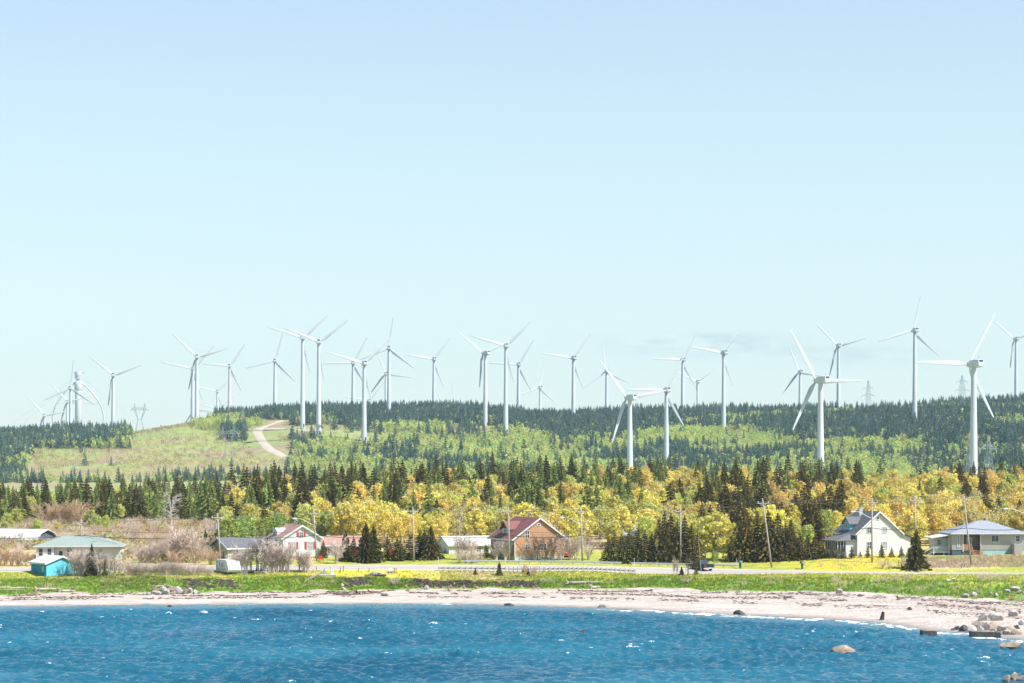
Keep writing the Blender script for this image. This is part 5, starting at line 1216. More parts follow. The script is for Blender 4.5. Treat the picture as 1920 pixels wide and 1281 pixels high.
def camper():
    p = G(426, 1078.5, 374, 386); t = thing('camper_trailer', 'white camper trailer parked on the grass bank with cyan shaded side', 'camper', (p.x, p.y, p.z), R(28))
    pr_ = [(-0.55, 0.85), (-0.15, 0.45), (5.3, 0.45), (5.4, 0.6), (5.4, 2.35), (5.2, 2.5), (1.0, 2.55), (0.2, 2.3), (-0.5, 1.2)]
    MB().prism(pr_, 0, 2.25, 'x').build('body', M['trim'], t, bevel=0.05)
    M['stripe'] = mat('camper_stripe', (0.10, 0.28, 0.36), (0.08, 0.22, 0.3), 2, 0.5)
    MB().box(-0.012, 0.0, 0.1, 5.3, 0.86, 0.93).build('stripe', M['stripe'], t)
    for y, z, w, h in ((4.75, 2.05, .5, .3), (4.75, 1.3, .5, .55), (1.9, 1.65, .45, .6), (2.6, 1.65, .45, .6)): window(t, 'left', y, z, w, h, mull=0, bars=0, off=0.0)
    d_ = MB().box(-0.02, 0.0, 3.25, 3.95, 0.5, 2.3).build('door', M['sid_white'], t); MB().box(-0.035, -0.02, 3.35, 3.85, 1.5, 2.05).build('pane', M['glass'], d_)
    MB().add([(0.35, -0.16, 1.62), (1.9, -0.16, 1.62), (1.9, 0.11, 2.12), (0.35, 0.11, 2.12)], [(0, 1, 2, 3)]).build('front_window', M['sid_white'], t)
    for s in (0.12, 2.13): wheel(t, s, 2.2, 0.34, 0.2); wheel(t, s, 3.0, 0.34, 0.2)
    MB().box(0.7, 1.5, 1.6, 2.6, 2.55, 2.75).build('roof_vent', M['trim'], t, bevel=0.05); MB().tube([(0.3, -0.2, 0.5), (1.1, -1.5, 0.5), (1.95, -0.2, 0.5)], 0.05, 5).build('drawbar', M['chim'], t); MB().tube([(1.1, -1.4, 0.5), (1.1, -1.4, -0.1)], 0.05, 5).build('jockey_leg', M['chim'], t)
camper()

# ------------------------------------------------------------------ utility poles, lamps and wires
POLES = [(153,975,153,1045,0.0,''), (408,965,413,1054,0,'box'), (588,957,594,1052,0,'lamp'), (774,953,776,1054,0,''), (953,953,955,1051,0,''), (1089,954,1092,1052,0,'lamp'),
         (1276,953,1276,1058.5,0,''), (1430,938,1447,1064.5,0,''), (1635,937,1635,1055,0,'lamp'), (1715,933,1719,1054,0,''), (1807,930,1821,1060,0,''), (1932,928,1934,1058,0,'lamp')]
PL = {0: 'grey utility pole standing before the green roofed bungalow', 1: 'grey utility pole with a transformer beside the camper and beige bungalow', 2: 'utility pole with lamp arm in front of the red shuttered house',
      3: 'straight grey utility pole on the lawn beside dark spruces', 4: 'grey utility pole in front of the orange house roof', 5: 'utility pole with lamp arm between the orange house and dark spruces', 6: 'grey utility pole behind the guard rail in front of brown spruces',
      7: 'strongly leaning utility pole near the green mailboxes', 8: 'utility pole with lamp arm in front of the cream house', 9: 'utility pole behind the dark single spruce in the yard', 10: 'leaning utility pole in front of the grey bungalow', 11: 'utility pole whose long lamp arm reaches in at the frame edge'}
POLE_TOP = []; POLE_TEL = []
def pole(i, tx, ty, bx_, by, kind):
    b = G(bx_, by, 388, 432); Y = b.y; top = W(tx, ty, Y); v = top-b
    t = thing('utility_pole', PL[i], 'utility pole', b, 0, 'utility poles along the road')
    u = v.normalized()
    MB().tube([tuple(-u*0.5), tuple(v*0.5), tuple(v)], [0.17, 0.145, 0.115], 10).build('shaft', M['pole_wood'], t, True)
    a = R(18 + (i*37) % 14); d = Vector((math.cos(a), math.sin(a), 0)); c = v - u*0.55 + Vector((0, -0.16, 0))
    e0, e1 = c-d*1.15, c+d*1.15
    ca = MB(); n = Vector((-d.y, d.x, 0))*0.055; up = Vector((0, 0, 0.065))
    ca.add([tuple(q) for q in (e0-n-up, e1-n-up, e1+n-up, e0+n-up, e0-n+up, e1-n+up, e1+n+up, e0+n+up)], [(0,3,2,1),(4,5,6,7),(0,1,5,4),(1,2,6,5),(2,3,7,6),(3,0,4,7)])
    cr = ca.build('cross_arm', M['pole_wood'], t)
    MB().tube([tuple(c+d*0.7), tuple(c-u*0.55)], 0.03, 4).tube([tuple(c-d*0.7), tuple(c-u*0.55)], 0.03, 4).build('brace', M['galv'], cr)
    ends = []
    for k, q in enumerate((e0+d*0.12, v, e1-d*0.12)):
        q2 = q + Vector((0, 0, 0.06 if k != 1 else 0)); MB().tube([tuple(q2), tuple(q2+Vector((0, 0, .12))), tuple(q2+Vector((0, 0, .16))), tuple(q2+Vector((0, 0, .28)))], [.03, .09, .1, .05], 8).build('insulator', M['porcelain'], t); ends.append(b+q2+Vector((0, 0, .26)))
    POLE_TOP.append(ends); fr = (1004 if i < 7 else 990); POLE_TEL.append(b + v*max(0.45, min(0.72, ((by-fr)/(by-ty)))))
    if kind == 'box': MB().tube([tuple(v*0.70+Vector((-.42, -.1, 0))), tuple(v*0.70+Vector((-.42, -.1, 0.95)))], 0.24, 12).build('transformer', M['steel'], t); MB().box(v.x*0.74-.3, v.x*.74+.02, v.y*.74-.1, v.y*.74+.1, v.z*.74, v.z*.74+.1).build('bracket', M['galv'], t)
    if kind == 'lamp':
        s = v*0.70; L = 3.1 if i != 11 else 4.2
        pts = [s, s+Vector((-L*0.35, -0.2, 0.5)), s+Vector((-L*0.65, -0.4, 1.05)), s+Vector((-L*0.85, -0.5, 1.25)), s+Vector((-L, -0.6, 1.25))]
        o = MB().tube([tuple(q) for q in pts], [0.055, 0.05, 0.045, 0.04, 0.04], 6).build('lamp_arm', M['lamp_metal'], t, True)
        h = pts[-1]; MB().tube([tuple(h+Vector((0.1, 0, 0))), tuple(h+Vector((-.1, 0, -.02))), tuple(h+Vector((-.5, -.05, -.03))), tuple(h+Vector((-.75, -.08, 0.0)))], [.06, .13, .15, .06], 8).build('lamp_head', M['lamp_metal'], o)
for i, (tx, ty, bx_, by, _, kind) in enumerate(POLES): pole(i, tx, ty, bx_, by, kind)
def cable(name, a, b, sag, r, m, label, group):
    pts = []; N = 12
    for k in range(N+1):
        f = k/N; q = a.lerp(b, f); q.z -= sag*4*f*(1-f); pts.append(tuple(q))
    o = MB().tube(pts, r, 4).build(name, M[m], None); return tag(o, label, 'cable', group)
for i in range(len(POLES)-1):
    a, b = POLE_TEL[i], POLE_TEL[i+1]; cable('telephone_cable', a, b, 0.012*(b-a).length+0.25, 0.055, 'cable', 'sagging black telephone cable slung between neighbouring utility poles', 'telephone cables along the road')
    for k in range(3): cable('power_line', POLE_TOP[i][k], POLE_TOP[i+1][k], 0.35, 0.017, 'wire', 'thin grey power line strung between the tops of utility poles', 'power lines along the road')
for i in (0, 1, 2, 3, 4, 5):
    a = POLE_TEL[i]+Vector((0, 0, 1.0)); b = POLE_TEL[i+1]+Vector((0, 0, 1.0)); cable('telephone_cable', a, b, 0.5, 0.022, 'cable', 'thin dark upper cable slung above the thick telephone cable', 'upper cables along the road')
off = Vector((-30, 2, 0)); cable('telephone_cable', POLE_TEL[0], POLE_TEL[0]+off, 0.6, 0.05, 'cable', 'black telephone cable running out of the frame past the barn', 'telephone cables along the road')
# ------------------------------------------------------------------ guard rails, bridge, markers, mailboxes
def guard_rail(pts, label, post_h=0.8, spacing=1.9, rail_z=0.55, wood=True, rail_h=0.3):
    """pts = ground points (Vectors)"""
    t = thing('guard_rail', label, 'guard rail', pts[0], 0, 'guard rails along the road'); o = pts[0]
    seglen = [0]
    for i in range(1, len(pts)): seglen.append(seglen[-1] + (pts[i]-pts[i-1]).length)
    def at(s):
        for i in range(1, len(pts)):
            if s <= seglen[i] + 1e-6: f = (s-seglen[i-1])/(seglen[i]-seglen[i-1]); return pts[i-1].lerp(pts[i], f)
        return pts[-1]
    n = int(seglen[-1]/spacing); proto = MB().box(-0.1, 0.1, -0.24 if wood == 'near' else 0.05, -0.06 if wood == 'near' else 0.22, -0.6, post_h).mesh('post', M['galv'] if not wood else M['post_grey'])
    for k in range(n+1):
        q = at(min(k*spacing, seglen[-1])) - o; po = link('post', proto, t); po.location = q
    rb = MB(); ss = np.linspace(0, seglen[-1], max(2, int(seglen[-1]/2)+1)); prof = [(-0.00, -.5), (-.07, -.33), (-.07, -.17), (0.0, 0.0), (-.07, .17), (-.07, .33), (0, .5)]
    m = len(prof)
    for s in ss:
        q = at(s) - o
        for py_, pz in prof: rb.v.append((q.x, q.y+py_+0.03, q.z+rail_z+pz*rail_h))
    for i in range(len(ss)-1):
        for j in range(m-1): rb.f.append((i*m+j, (i+1)*m+j, (i+1)*m+j+1, i*m+j+1))
    rb.build('rail', M['galv'], t); return t
M['post_grey'] = mat('post_grey', (0.55, 0.48, 0.42), (0.42, 0.37, 0.33), 3, 0.9)
guard_rail([P(q, float(np.interp(q, PXC, Y3))-0.6) for q in (822, 860, 900, 950)], 'low guard rail with close wooden posts along the near road edge before the bridge', 0.85, 0.95, 0.5, 'near')
guard_rail([P(q, float(np.interp(q, PXC, Y3))-0.6) for q in (1022, 1080, 1130, 1192)], 'low guard rail with close wooden posts along the near road edge past the bridge', 0.85, 0.8, 0.5, 'near')
guard_rail([P(q, float(np.interp(q, PXC, Y4))+0.8) for q in (870, 950, 1020, 1110, 1165)], 'long pale guard rail along the far road edge in front of the orange house', 0.75, 1.9, 0.6)
guard_rail([P(q, float(np.interp(q, PXC, Y4))+0.8) for q in (1184, 1240, 1300, 1384)], 'pale guard rail along the far road edge behind the pickup truck', 0.75, 1.6, 0.6)
# bridge wall with railing over the stream outlet
a = P(953, 385.5); t = thing('culvert_bridge', 'concrete culvert wall with dark posted railing under the road', 'bridge', (a.x, a.y, a.z))
MB().prism([(0, -1.8), (5.6, -1.8), (6.2, 0.15), (-0.1, 0.15)], 0.1, 0.6, 'y').build('abutment', M['concrete'], t); MB().prism([(-0.1, 0.15), (-0.55, -1.6), (0.0, -1.8)], 0.0, 0.7, 'y').build('wing_wall', M['concrete'], t)
for k in range(9): MB().box(0.05+k*0.74, 0.17+k*0.74, 0.2, 0.32, 0.15, 0.95).build('post', M['fence_wood'], t)
MB().box(-0.1, 6.3, 0.14, 0.2, 0.45, 0.75).build('rail', M['galv'], t)
# white marker stakes
for px, py, h in ((948,1061,1.6),(976,1056,1.5),(1052,1056,1.6),(1088,1060,1.6),(1122,1056,1.5),(1152,1056,1.5),(1189,1068,2.0),(1381,1064,1.6),(822,1059,1.4),(877,1063,1.4)):
    p = G(px, py, 384, 402); t = thing('marker_stake', 'slim white marker stake standing beside the road', 'stake', p, 0, 'white marker stakes along the road'); MB().tube([(0, 0, -0.3), (0, 0, h)], [0.045, 0.035], 6).build('stake', M['trim'], t); MB().tube([(0, 0, h-0.25), (0, 0, h-0.1)], 0.05, 6).build('reflector', M['galv'], t)
M['green_paint'] = mat('green_paint', (0.02, 0.085, 0.075), (0.025, 0.10, 0.085), 3, 0.5)
for px, py, lab, s in ((1388, 1066, 'dark green mailbox on a post at the guard rail end', 1.0), (1504, 1067, 'dark green mailbox leaning on a post beside the flowering lawn', 0.95)):
    p = G(px, py, 392, 404); t = thing('mailbox', lab, 'mailbox', p, R(15), None, s)
    MB().box(-0.18, 0.18, -0.1, 0.1, -0.3, 1.0).build('post', M['green_paint'], t); o = MB().prism([(-0.34, 1.0), (0.34, 1.0), (0.34, 1.25), (0.2, 1.42), (-0.2, 1.42), (-0.34, 1.25)], -0.4, 0.4, 'y').build('box', M['green_paint'], t); MB().box(-0.26, 0.26, -0.43, -0.4, 1.05, 1.3).build('door', M['steel'], o)
# wooden stair to the beach
def stair():
    top = G(602, 1079, 372, 386); bot = G(578, 1096, 366, 384); t = thing('wooden_stair', 'weathered wooden stair with handrail leading down the grass bank to the beach', 'stairs', bot)
    d = top-bot; n = 8
    side = Vector((0.35, 0.94, 0))*0.9
    for s in (0, 1): MB().tube([tuple(side*s), tuple(side*s+d)], 0.09, 4).build('stringer', M['fence_wood'], t)
    for k in range(n):
        q = d*((k+0.5)/n); MB().box(q.x-0.16, q.x+0.16, q.y-0.0, q.y+side.y, q.z+0.08, q.z+0.14).build('step', M['driftwood'], t)
    for s in (0, 1): MB().tube([tuple(side*s+Vector((-0.6, 0, 0.2))), tuple(side*s+Vector((0, 0, 0.9))), tuple(side*s+d+Vector((0, 0, 0.95)))], 0.05, 5).build('handrail', M['driftwood'], t)
    for f in (0, 0.5, 1):
        for s in (0, 1): q = side*s+d*f; MB().tube([tuple(q-Vector((0, 0, .5))), tuple(q+Vector((0, 0, .95)))], 0.05, 5).build('post', M['driftwood'], t)
    p = G(616, 1079, 372, 386); t = thing('landing_deck', 'small white deck with carved posts at the top of the beach stair', 'deck', p)
    for k in range(7): MB().box(-1.6+k*0.42, -1.22+k*0.42, -0.6, 0.6, 0.12, 0.2).build('board', M['trim'], t)
    MB().box(-1.6, 1.3, -0.62, -0.54, -0.5, 0.12).build('beam', M['pole_wood'], t)
    for x, h, r_ in ((-0.7, 1.15, 0.1), (0.45, 1.5, 0.13), (0.75, 1.3, 0.1)):
        o = MB().tube([(x, 0, 0.2), (x, 0, 0.4*h), (x, 0, 0.45*h), (x, 0, 0.8*h), (x, 0, h)], [r_, r_*0.8, r_*1.4, r_*0.8, r_*1.1], 8).build('carved_post', M['trim'] if x > 0 else M['steel'], t)
stair()
# garden things on the yellow lawn
p = G(704, 1078.5, 372, 387); t = thing('fire_pit', 'dark plank platform holding grey stones on the yellow lawn', 'fire pit', p)
for k in range(4): MB().box(-1.8, 1.8, -0.6+k*0.3, -0.33+k*0.3, 0.02, 0.12+0.01*(k % 2)).build('plank', M['fence_wood'], t)
rt.seed(5)
for k in range(6):
    x = -0.7+k*0.28; MB().tube([(x, 0, 0.1), (x+rt.uniform(-.1, .1), 0, 0.3), (x+rt.uniform(-.1, .1), 0.1, 0.5+0.35*(k == 1))], [0.2, 0.22, 0.06], 7).build('stone', M['rock_grey'], t)
p = G(741, 1073.5, 372, 387); t = thing('garden_table', 'small dark red pedestal table on the yellow lawn', 'table', p)
MB().tube([(0, 0, 0.68), (0, 0, 0.75)], 0.36, 12).build('table_top', M['stain'], t)
for s in (-1, 1): MB().tube([(s*0.1, 0, 0.68), (s*0.16, 0, 0.35), (s*0.1, 0, 0.0)], 0.06, 6).build('leg', M['stain'], t)
MB().box(-0.25, 0.25, -0.15, 0.15, -0.02, 0.06).build('foot', M['stain'], t)
p = G(733, 1074.5, 372, 387); t = thing('garden_chair', 'white slatted garden chair beside the red table', 'chair', p, R(20))
for k in range(4): MB().box(-0.28+k*0.15, -0.16+k*0.15, 0.2, 0.25, 0.35, 0.85).build('back_slat', M['trim'], t)
MB().box(-0.3, 0.3, -0.3, 0.25, 0.32, 0.37).build('seat', M['trim'], t)
for x in (-0.27, 0.27):
    for y in (-0.27, 0.22): MB().box(x-0.03, x+0.03, y-0.03, y+0.03, -0.05, 0.32).build('leg', M['trim'], t)
# low wooden bench boxes beside the camper
for px, w, m, lab in ((457, 1.0, 'steel', 'low grey box on the grass beside the camper'), (471, 0.9, 'cable', 'low black box on the grass beside the camper'), (490, 2.4, 'driftwood', 'long low plank bench on the grass near the camper')):
    p = G(px, 1077, 372, 387); t = thing('bench' if w > 2 else 'storage_box', lab, 'bench' if w > 2 else 'box', p)
    if w > 2:
        MB().box(-w/2, w/2, -0.2, 0.2, 0.38, 0.45).build('seat', M[m], t)
        for x in (-w/2+0.2, 0, w/2-0.2): MB().box(x-0.05, x+0.05, -0.18, 0.18, -0.1, 0.38).build('leg', M[m], t)
    else: MB().box(-w/2, w/2, -0.25, 0.25, -0.1, 0.36).build('body', M[m], t, bevel=0.03); MB().box(-w/2-.03, w/2+.03, -0.28, 0.28, 0.36, 0.42).build('lid', M[m], t)
# red chairs in the garden and a picnic table
for px, lab in ((602, 'red wooden garden chair beside the red shuttered house'),):
    p = P(px, 404); t = thing('garden_chair', lab, 'chair', p, R(30)); MB().box(-0.35, 0.35, -0.3, 0.3, 0.35, 0.42).build('seat', M['red_paint'], t)
    for k in range(4): MB().box(-0.34+k*0.18, -0.2+k*0.18, 0.28, 0.34, 0.42, 1.0).build('back_slat', M['red_paint'], t)
    for x in (-0.32, 0.32):
        for y in (-0.28, 0.28): MB().box(x-0.04, x+0.04, y-0.04, y+0.04, -0.05, 0.6).build('leg', M['red_paint'], t)
for px, Yp, lab in ((687, 401, 'low dark wooden bench on the lawn under the large spruces'),):
    p = P(px, Yp); t = thing('bench', lab, 'bench', p); MB().box(-0.9, 0.9, -0.2, 0.2, 0.35, 0.42).build('seat', M['stain'], t)
    for x in (-0.7, 0.7): MB().box(x-0.06, x+0.06, -0.18, 0.18, -0.1, 0.35).build('leg', M['stain'], t)
# fence posts
for k, (px, py, h, ln) in enumerate(((1665,1057,0.9,0), (1686,1061,1.1,0.1), (1693,1062,1.0,0.45), (1702,1060,0.9,0), (1709,1061,0.9,-0.15), (1801,1064,0.8,-0.4), (638,1071,0.9,0), (672,1071,0.7,0), (692,1070,0.6,0), (593,1070,0.9,0), (644,1069,0.9,0.02))):
    p = G(px, py+2, 380, 404); t = thing('fence_post', 'old dark wooden fence post standing in the grass', 'fence post', p, 0, 'old fence posts near the road'); MB().tube([(0, 0, -0.3), (-ln*h, 0, h)], [0.07, 0.06], 6).build('post', M['fence_wood'], t)

# ------------------------------------------------------------------ single trees and shrubs by the houses
def tree_at(px, py, hpx, pair, name, label, cat, group=None, wide=1.0, ymin=388, ymax=432):
    p = G(px, py, ymin, ymax); plant(name, pair, p, hpx*p.y/F, label, cat, group, wide)
GS = 'dark green garden spruce growing among the white and red bungalows'
for px, py, h, v, w in ((648,1052,55,2,1.0),(663,1053,45,1,0.9),(686,1056,72,1,1.0),(700,1055,66,3,1.05),(726,1050,42,0,1.2),(745,1052,42,1,1.2),(750,1050,36,3,1.1),(768,1050,44,3,1.2),(786,1049,46,3,1.3),(796,1049,52,0,1.3),(808,1050,60,1,1.1),(817,1049,36,3,1.1)):
    tree_at(px, py, h*1.08, (SN if h > 50 else SP)[v % (2 if h > 50 else 4)], 'garden_spruce', GS, 'spruce', 'garden spruces by the bungalows', w*(0.85 if h > 50 else 1.35))
tree_at(630, 1057, 50, BT[0], 'bare_tree', 'thin leafless sapling before the low red roofed bungalow', 'tree')
tree_at(606, 1047, 35, SB[1], 'conifer_shrub', 'rounded yellow-green conifer at the corner of the red shuttered house', 'conifer', None, 0.95)
tree_at(385, 1046, 55, SP[2], 'garden_spruce', 'slender dark spruce beside the beige bungalow porch', 'spruce', None, 1.1)
tree_at(172, 1080, 62, SN[0], 'garden_spruce', 'sparse dark spruce among bare shrubs beside the blue shed', 'spruce', None, 0.75, 366, 386)
tree_at(197, 1081, 30, SP[0], 'garden_spruce', 'small dark spruce in the bare thicket near the blue shed', 'spruce', None, 1.0, 366, 386)
tree_at(1718, 1068, 76, SN[0], 'garden_spruce', 'broad layered spruce standing alone before the cream house and grey bungalow', 'spruce', None, 1.1, 390, 404)
tree_at(911, 1047, 28, SP[1], 'garden_spruce', 'small spruce between the white building and the orange house', 'spruce', None, 1.1)
for px, h, v in ((1544,26,0),(1560,22,1),(1574,28,3),(1582,24,1),(1597,24,0),(1613,12,3),(1627,20,0),(1653,27,2),(1672,20,3),(1690,22,1),(1703,18,3),(1551,18,3)):
    tree_at(px, 1045 if px > 1600 else 1047, h, SP[v], 'young_spruce', 'young spruce in the row planted along the cream house', 'spruce', 'young spruces along the cream house', 1.25, 398, 410)
GB = 'dense dark spruce in the clump beside the far guard rail'
for px, h, v, w in ((1140,50,3,1.3),(1152,62,3,1.2),(1165,56,1,1.3),(1180,64,3,1.3),(1196,66,1,1.3),(1209,60,3,1.3),(1222,58,1,1.2)):
    tree_at(px, 1056, h, SP[v], 'spruce_tree', GB, 'spruce', 'spruces beside the far guard rail', w, 398, 420)
BB = 'brownish spruce in the tall thicket behind the far guard rail'
for px, h, v, w in ((1236,88,0,1.0),(1246,100,2,1.0),(1258,96,0,1.1),(1270,80,1,1.1),(1284,92,2,1.1),(1297,76,0,1.1),(1308,60,1,1.0)):
    tree_at(px, 1057, h, SB[v], 'spruce_tree', BB, 'spruce', 'brownish spruces behind the far guard rail', w, 400, 424)
BE = 'brown-green spruce in the dense row between the pickup and the cream house'
for px, h, v, w, yb in ((1372,45,1,1.2,1054),(1385,78,0,1.3,1053),(1402,86,1,1.1,1053),(1420,92,0,1.1,1052),(1440,96,1,1.1,1052),(1458,90,0,1.2,1051),(1473,70,1,1.2,1051),(1488,56,0,1.2,1050),(1500,52,1,1.2,1050),(1514,46,0,1.2,1049),(1528,48,1,1.2,1048),(1540,38,0,1.2,1047)):
    tree_at(px, yb, h, SB[v], 'spruce_tree', BE, 'spruce', 'brown-green spruces between the pickup and the cream house', w, 400, 424)
for px, h in ((1322,80),(1345,96),(1356,70)): tree_at(px, 1054, h, DY[1], 'maple_tree', 'rounded vivid yellow tree behind the pickup truck', 'tree', 'vivid yellow trees behind the pickup', 1.05, 412, 430)
tree_at(1340, 1060, 28, DG[0], 'willow_bush', 'small pale green bush beside the pickup truck', 'bush', None, 0.9, 400, 412)
# shrubs on the bank at the bridge
for px, py, h, v in ((936,1079,27,0),(891,1078,14,1),(983,1074,15,1),(990,1078,16,0)):
    tree_at(px, py, h, SN[v], 'young_spruce', 'scraggly young spruce on the bank near the culvert bridge', 'spruce', 'young spruces near the culvert', 0.9, 372, 388)
for px, py, h, v in ((985,1082,26,0),(1003,1080,20,1),(998,1083,17,0)): tree_at(px, py, h, BR[v], 'brown_shrub', 'brown leafless shrub in front of the culvert bridge', 'shrub', 'shrubs before the culvert', 0.8, 372, 388)
tree_at(1290, 1080, 38, BD[0], 'bare_tree', 'dark twisted leafless small tree on the bank before the pickup', 'tree', None, 0.9, 372, 390); tree_at(1278, 1080, 18, SN[1], 'young_spruce', 'low spreading spruce on the bank before the brown spruces', 'spruce', None, 1.0, 372, 390); tree_at(1305, 1079, 40, SB[2], 'young_spruce', 'narrow brown spruce on the bank left of the pickup', 'spruce', None, 0.6, 372, 390)
for px in (1264, 1270): tree_at(px, 1079, 34, BT[0], 'sapling', 'very thin bare sapling on the bank beside the road', 'sapling', 'thin saplings on the bank', 0.35, 372, 390)
t = thing('thin_post', 'tall thin dark pole standing on the bank before the pickup', 'pole', G(1316, 1087, 366, 388)); MB().tube([(0, 0, -.3), (-0.6, 0.2, 7.5)], [0.05, 0.03], 5).build('shaft', M['pole_wood'], t)
# dark fruit trees in front of the houses
OT = 'dark gnarled leafless tree in front of the orange house'
for px, h in ((1009,52),(1024,46),(1037,58),(998,44)): tree_at(px, 1051, h, BD[px % 2], 'bare_tree', OT, 'tree', 'gnarled trees before the orange house', 1.3, 396, 404)
for px, h in ((930,36),(948,38),(960,34),(978,28),(1002,36),(1050,46),(1070,50),(1080,40),(1104,36)): tree_at(px, 1050, h, BS[px % 2], 'bare_shrub', 'pale leafless shrub around the orange house', 'shrub', 'bare shrubs around the orange house', 1.0, 396, 416)
tree_at(1020, 1050, 84, DP[0], 'birch_tree', 'sparse golden tree rising beside the orange house gable', 'tree', None, 1.1, 411, 424); tree_at(1042, 1050, 78, DY[0], 'birch_tree', 'full golden tree rising behind the orange house eave', 'tree', None, 1.1, 418, 430)
for px, h in ((862,24),(873,26),(885,22),(897,24)): tree_at(px, 1056, h, BS[px % 2], 'bare_shrub', 'low grey-brown shrub before the long white building', 'shrub', 'low shrubs before the white building', 1.5, 397, 406)
for px, h in ((860,50),(872,46),(884,44)): tree_at(px, 1050, h, BT[px % 2], 'bare_tree', 'slim leafless tree against the long white building', 'tree', 'slim trees before the white building', 0.9, 404, 416)
for px, h in ((440,40),(452,44),(470,60),(482,64),(497,66),(490,58),(462,52),(512,54),(520,48),(505,50),(528,58),(540,56),(562,42),(570,46),(577,36)):
    tree_at(px, 1074 if px < 520 else 1073, h, (BT+BD)[px % 4 if px % 3 else 0], 'bare_tree', 'pale leafless tree on the verge before the beige and white houses', 'tree', 'leafless trees before the houses', 1.05, 380, 389)
for px, h in ((138,40),(146,46),(152,50),(150,52),(158,48),(165,44),(185,48),(192,44),(205,40),(214,38),(224,32),(236,28)):
    tree_at(px, 1080, h, BS[px % 2], 'bare_shrub', 'pink-grey leafless shrub in the thicket behind the blue shed', 'shrub', 'bare thicket beside the blue shed', 0.9, 376, 388)
for k in range(46):
    px = 236+k*3.6; tree_at(px, 1079, rt.uniform(14, 28), BS[k % 2], 'bare_shrub', 'short straw coloured shrub in the hedge along the road verge', 'shrub', 'verge hedge shrubs', 0.8, 381, 387)
for px, h in ((330,62),(345,70),(360,66),(320,50),(372,40),(300,44),(280,40),(262,36)): tree_at(px, 1056, h, (BT+BR)[px % 4 % 2 if px < 330 else 0], 'bare_tree', 'tall brown leafless tree in the scrub field', 'tree', 'leafless trees in the scrub field', 1.1, 404, 424)
for px, h in ((395,34),(402,26),(320,30),(335,26),(365,30)): tree_at(px, 1060, h, BR[px % 2], 'bare_shrub', 'reddish brown shrub beyond the road beside the porch', 'shrub', 'reddish shrubs beyond the road', 1.2, 398, 410)
for px, h in ((0,30),(10,34),(22,32),(34,30),(48,28),(58,24)): tree_at(px, 1061, h, BR[px % 2], 'bare_shrub', 'pinkish brown shrub between the barn and the blue shed', 'shrub', 'pinkish shrubs below the barn', 1.2, 400, 412)
# the dead grey snags and the rusty thicket in the wood edge
for px, h, Yp, lab in ((320, 66, 505, 'dead silvery snag standing at the edge of the dark spruces'), (428, 40, 600, 'dead grey tree top among the dark spruces'), (467, 46, 590, 'grey bare crown between two dark spruces'), (963, 46, 470, 'bleached bare trunk among the yellow birches'), (624, 44, 470, 'pale bare trunk above the red roofed bungalow')):
    p = P(px, Yp); plant('dead_tree', DD[0], p, h*Yp/F*1.25, lab, 'dead tree')
for px, h in ((85,44),(98,50),(112,54),(125,50),(140,56),(155,48)): p = P(px, 500); plant('rusty_bush', BR[px % 2], p, h*500/F, 'rusty red leafless bush at the edge of the wood', 'bush', 'rusty bushes at the wood edge', 1.1)
for px, h, Yp in ((15,40,480),(30,44,490),(70,34,470),(108,26,475),(125,22,470),(170,44,485),(182,36,480),(198,30,490)): p = P(px, Yp); plant('poplar_tree', DL[px % 2], p, h*Yp/F, 'small lime green tree in the scrub field near the barn', 'tree', 'lime trees in the scrub field', 1.0)
for px, h, Yp in ((430,62,430),(445,58,432),(462,60,436),(480,48,440),(420,50,440)): p = P(px, Yp); plant('willow_bush', DG[px % 2], p, h*Yp/F, 'fresh green willow behind the beige bungalow', 'willow', 'willows behind the beige bungalow', 1.2)
# low brush on the bank
for px, py, h in ((1565,1092,10),(1645,1094,10),(1660,1092,11),(1680,1090,12),(1700,1089,11),(1838,1090,14),(1852,1090,16),(1868,1089,15),(1885,1089,13),(1283,1094,11),(1290,1094,10),(740,1099,16),(1655,1066,16),(1668,1067,13),(1540,1063,9)):
    tree_at(px, py, h, BS[px % 2], 'low_shrub', 'low grey-brown leafless shrub on the grassy bank', 'shrub', 'low shrubs on the bank', 1.6, 345, 400)

# ------------------------------------------------------------------ rocks, driftwood and drift on the beach
def rock_mesh(seed, m, rough=0.3, flat=0.0):
    bm = bmesh.new(); bmesh.ops.create_icosphere(bm, subdivisions=3, radius=1.0); r = random.Random(seed)
    pl = [(Vector((r.uniform(-1, 1), r.uniform(-1, 1), r.uniform(-1, 1))).normalized(), r.uniform(0.42, 0.82)) for _ in range(11)]
    for v in bm.verts:
        for n, d in pl:
            e = v.co.dot(n)-d
            if e > 0: v.co -= n*e*0.97
        v.co *= 1 + rough*0.25*(float(fbm(v.co.x*2+seed, v.co.y*2+v.co.z*1.7, seed))-0.5)
    me = bpy.data.meshes.new('rock'); bm.to_mesh(me); bm.free(); me.materials.append(m); return me
RK = {k: [rock_mesh(i*7+j, M['rock_'+k]) for i in range(3)] for j, k in enumerate(('grey', 'tan', 'pale', 'dark'))}
def rock(px, py, w, h, kind, label, group=None, Y=None, dep=0.8):
    p = G(px, py) if Y is None else Vector(((px-960)/F*Y, Y, 0.0))
    s = p.y/F; o = link('rock', RK[kind][int(px) % 3]); o.location = (p.x, p.y+w*s*dep*0.25, p.z + h*s*0.3); o.scale = (w*s/2*1.1, w*s/2*dep, h*s*0.72); o.rotation_euler = (0, 0, (px*0.37) % 0.8-0.4)
    return tag(o, label, 'rock', group)
def sea_Y(py): return CH*F/(py-HZ)
PILE = 'rounded boulder in the pale rock heap at the foot of the grass bank'
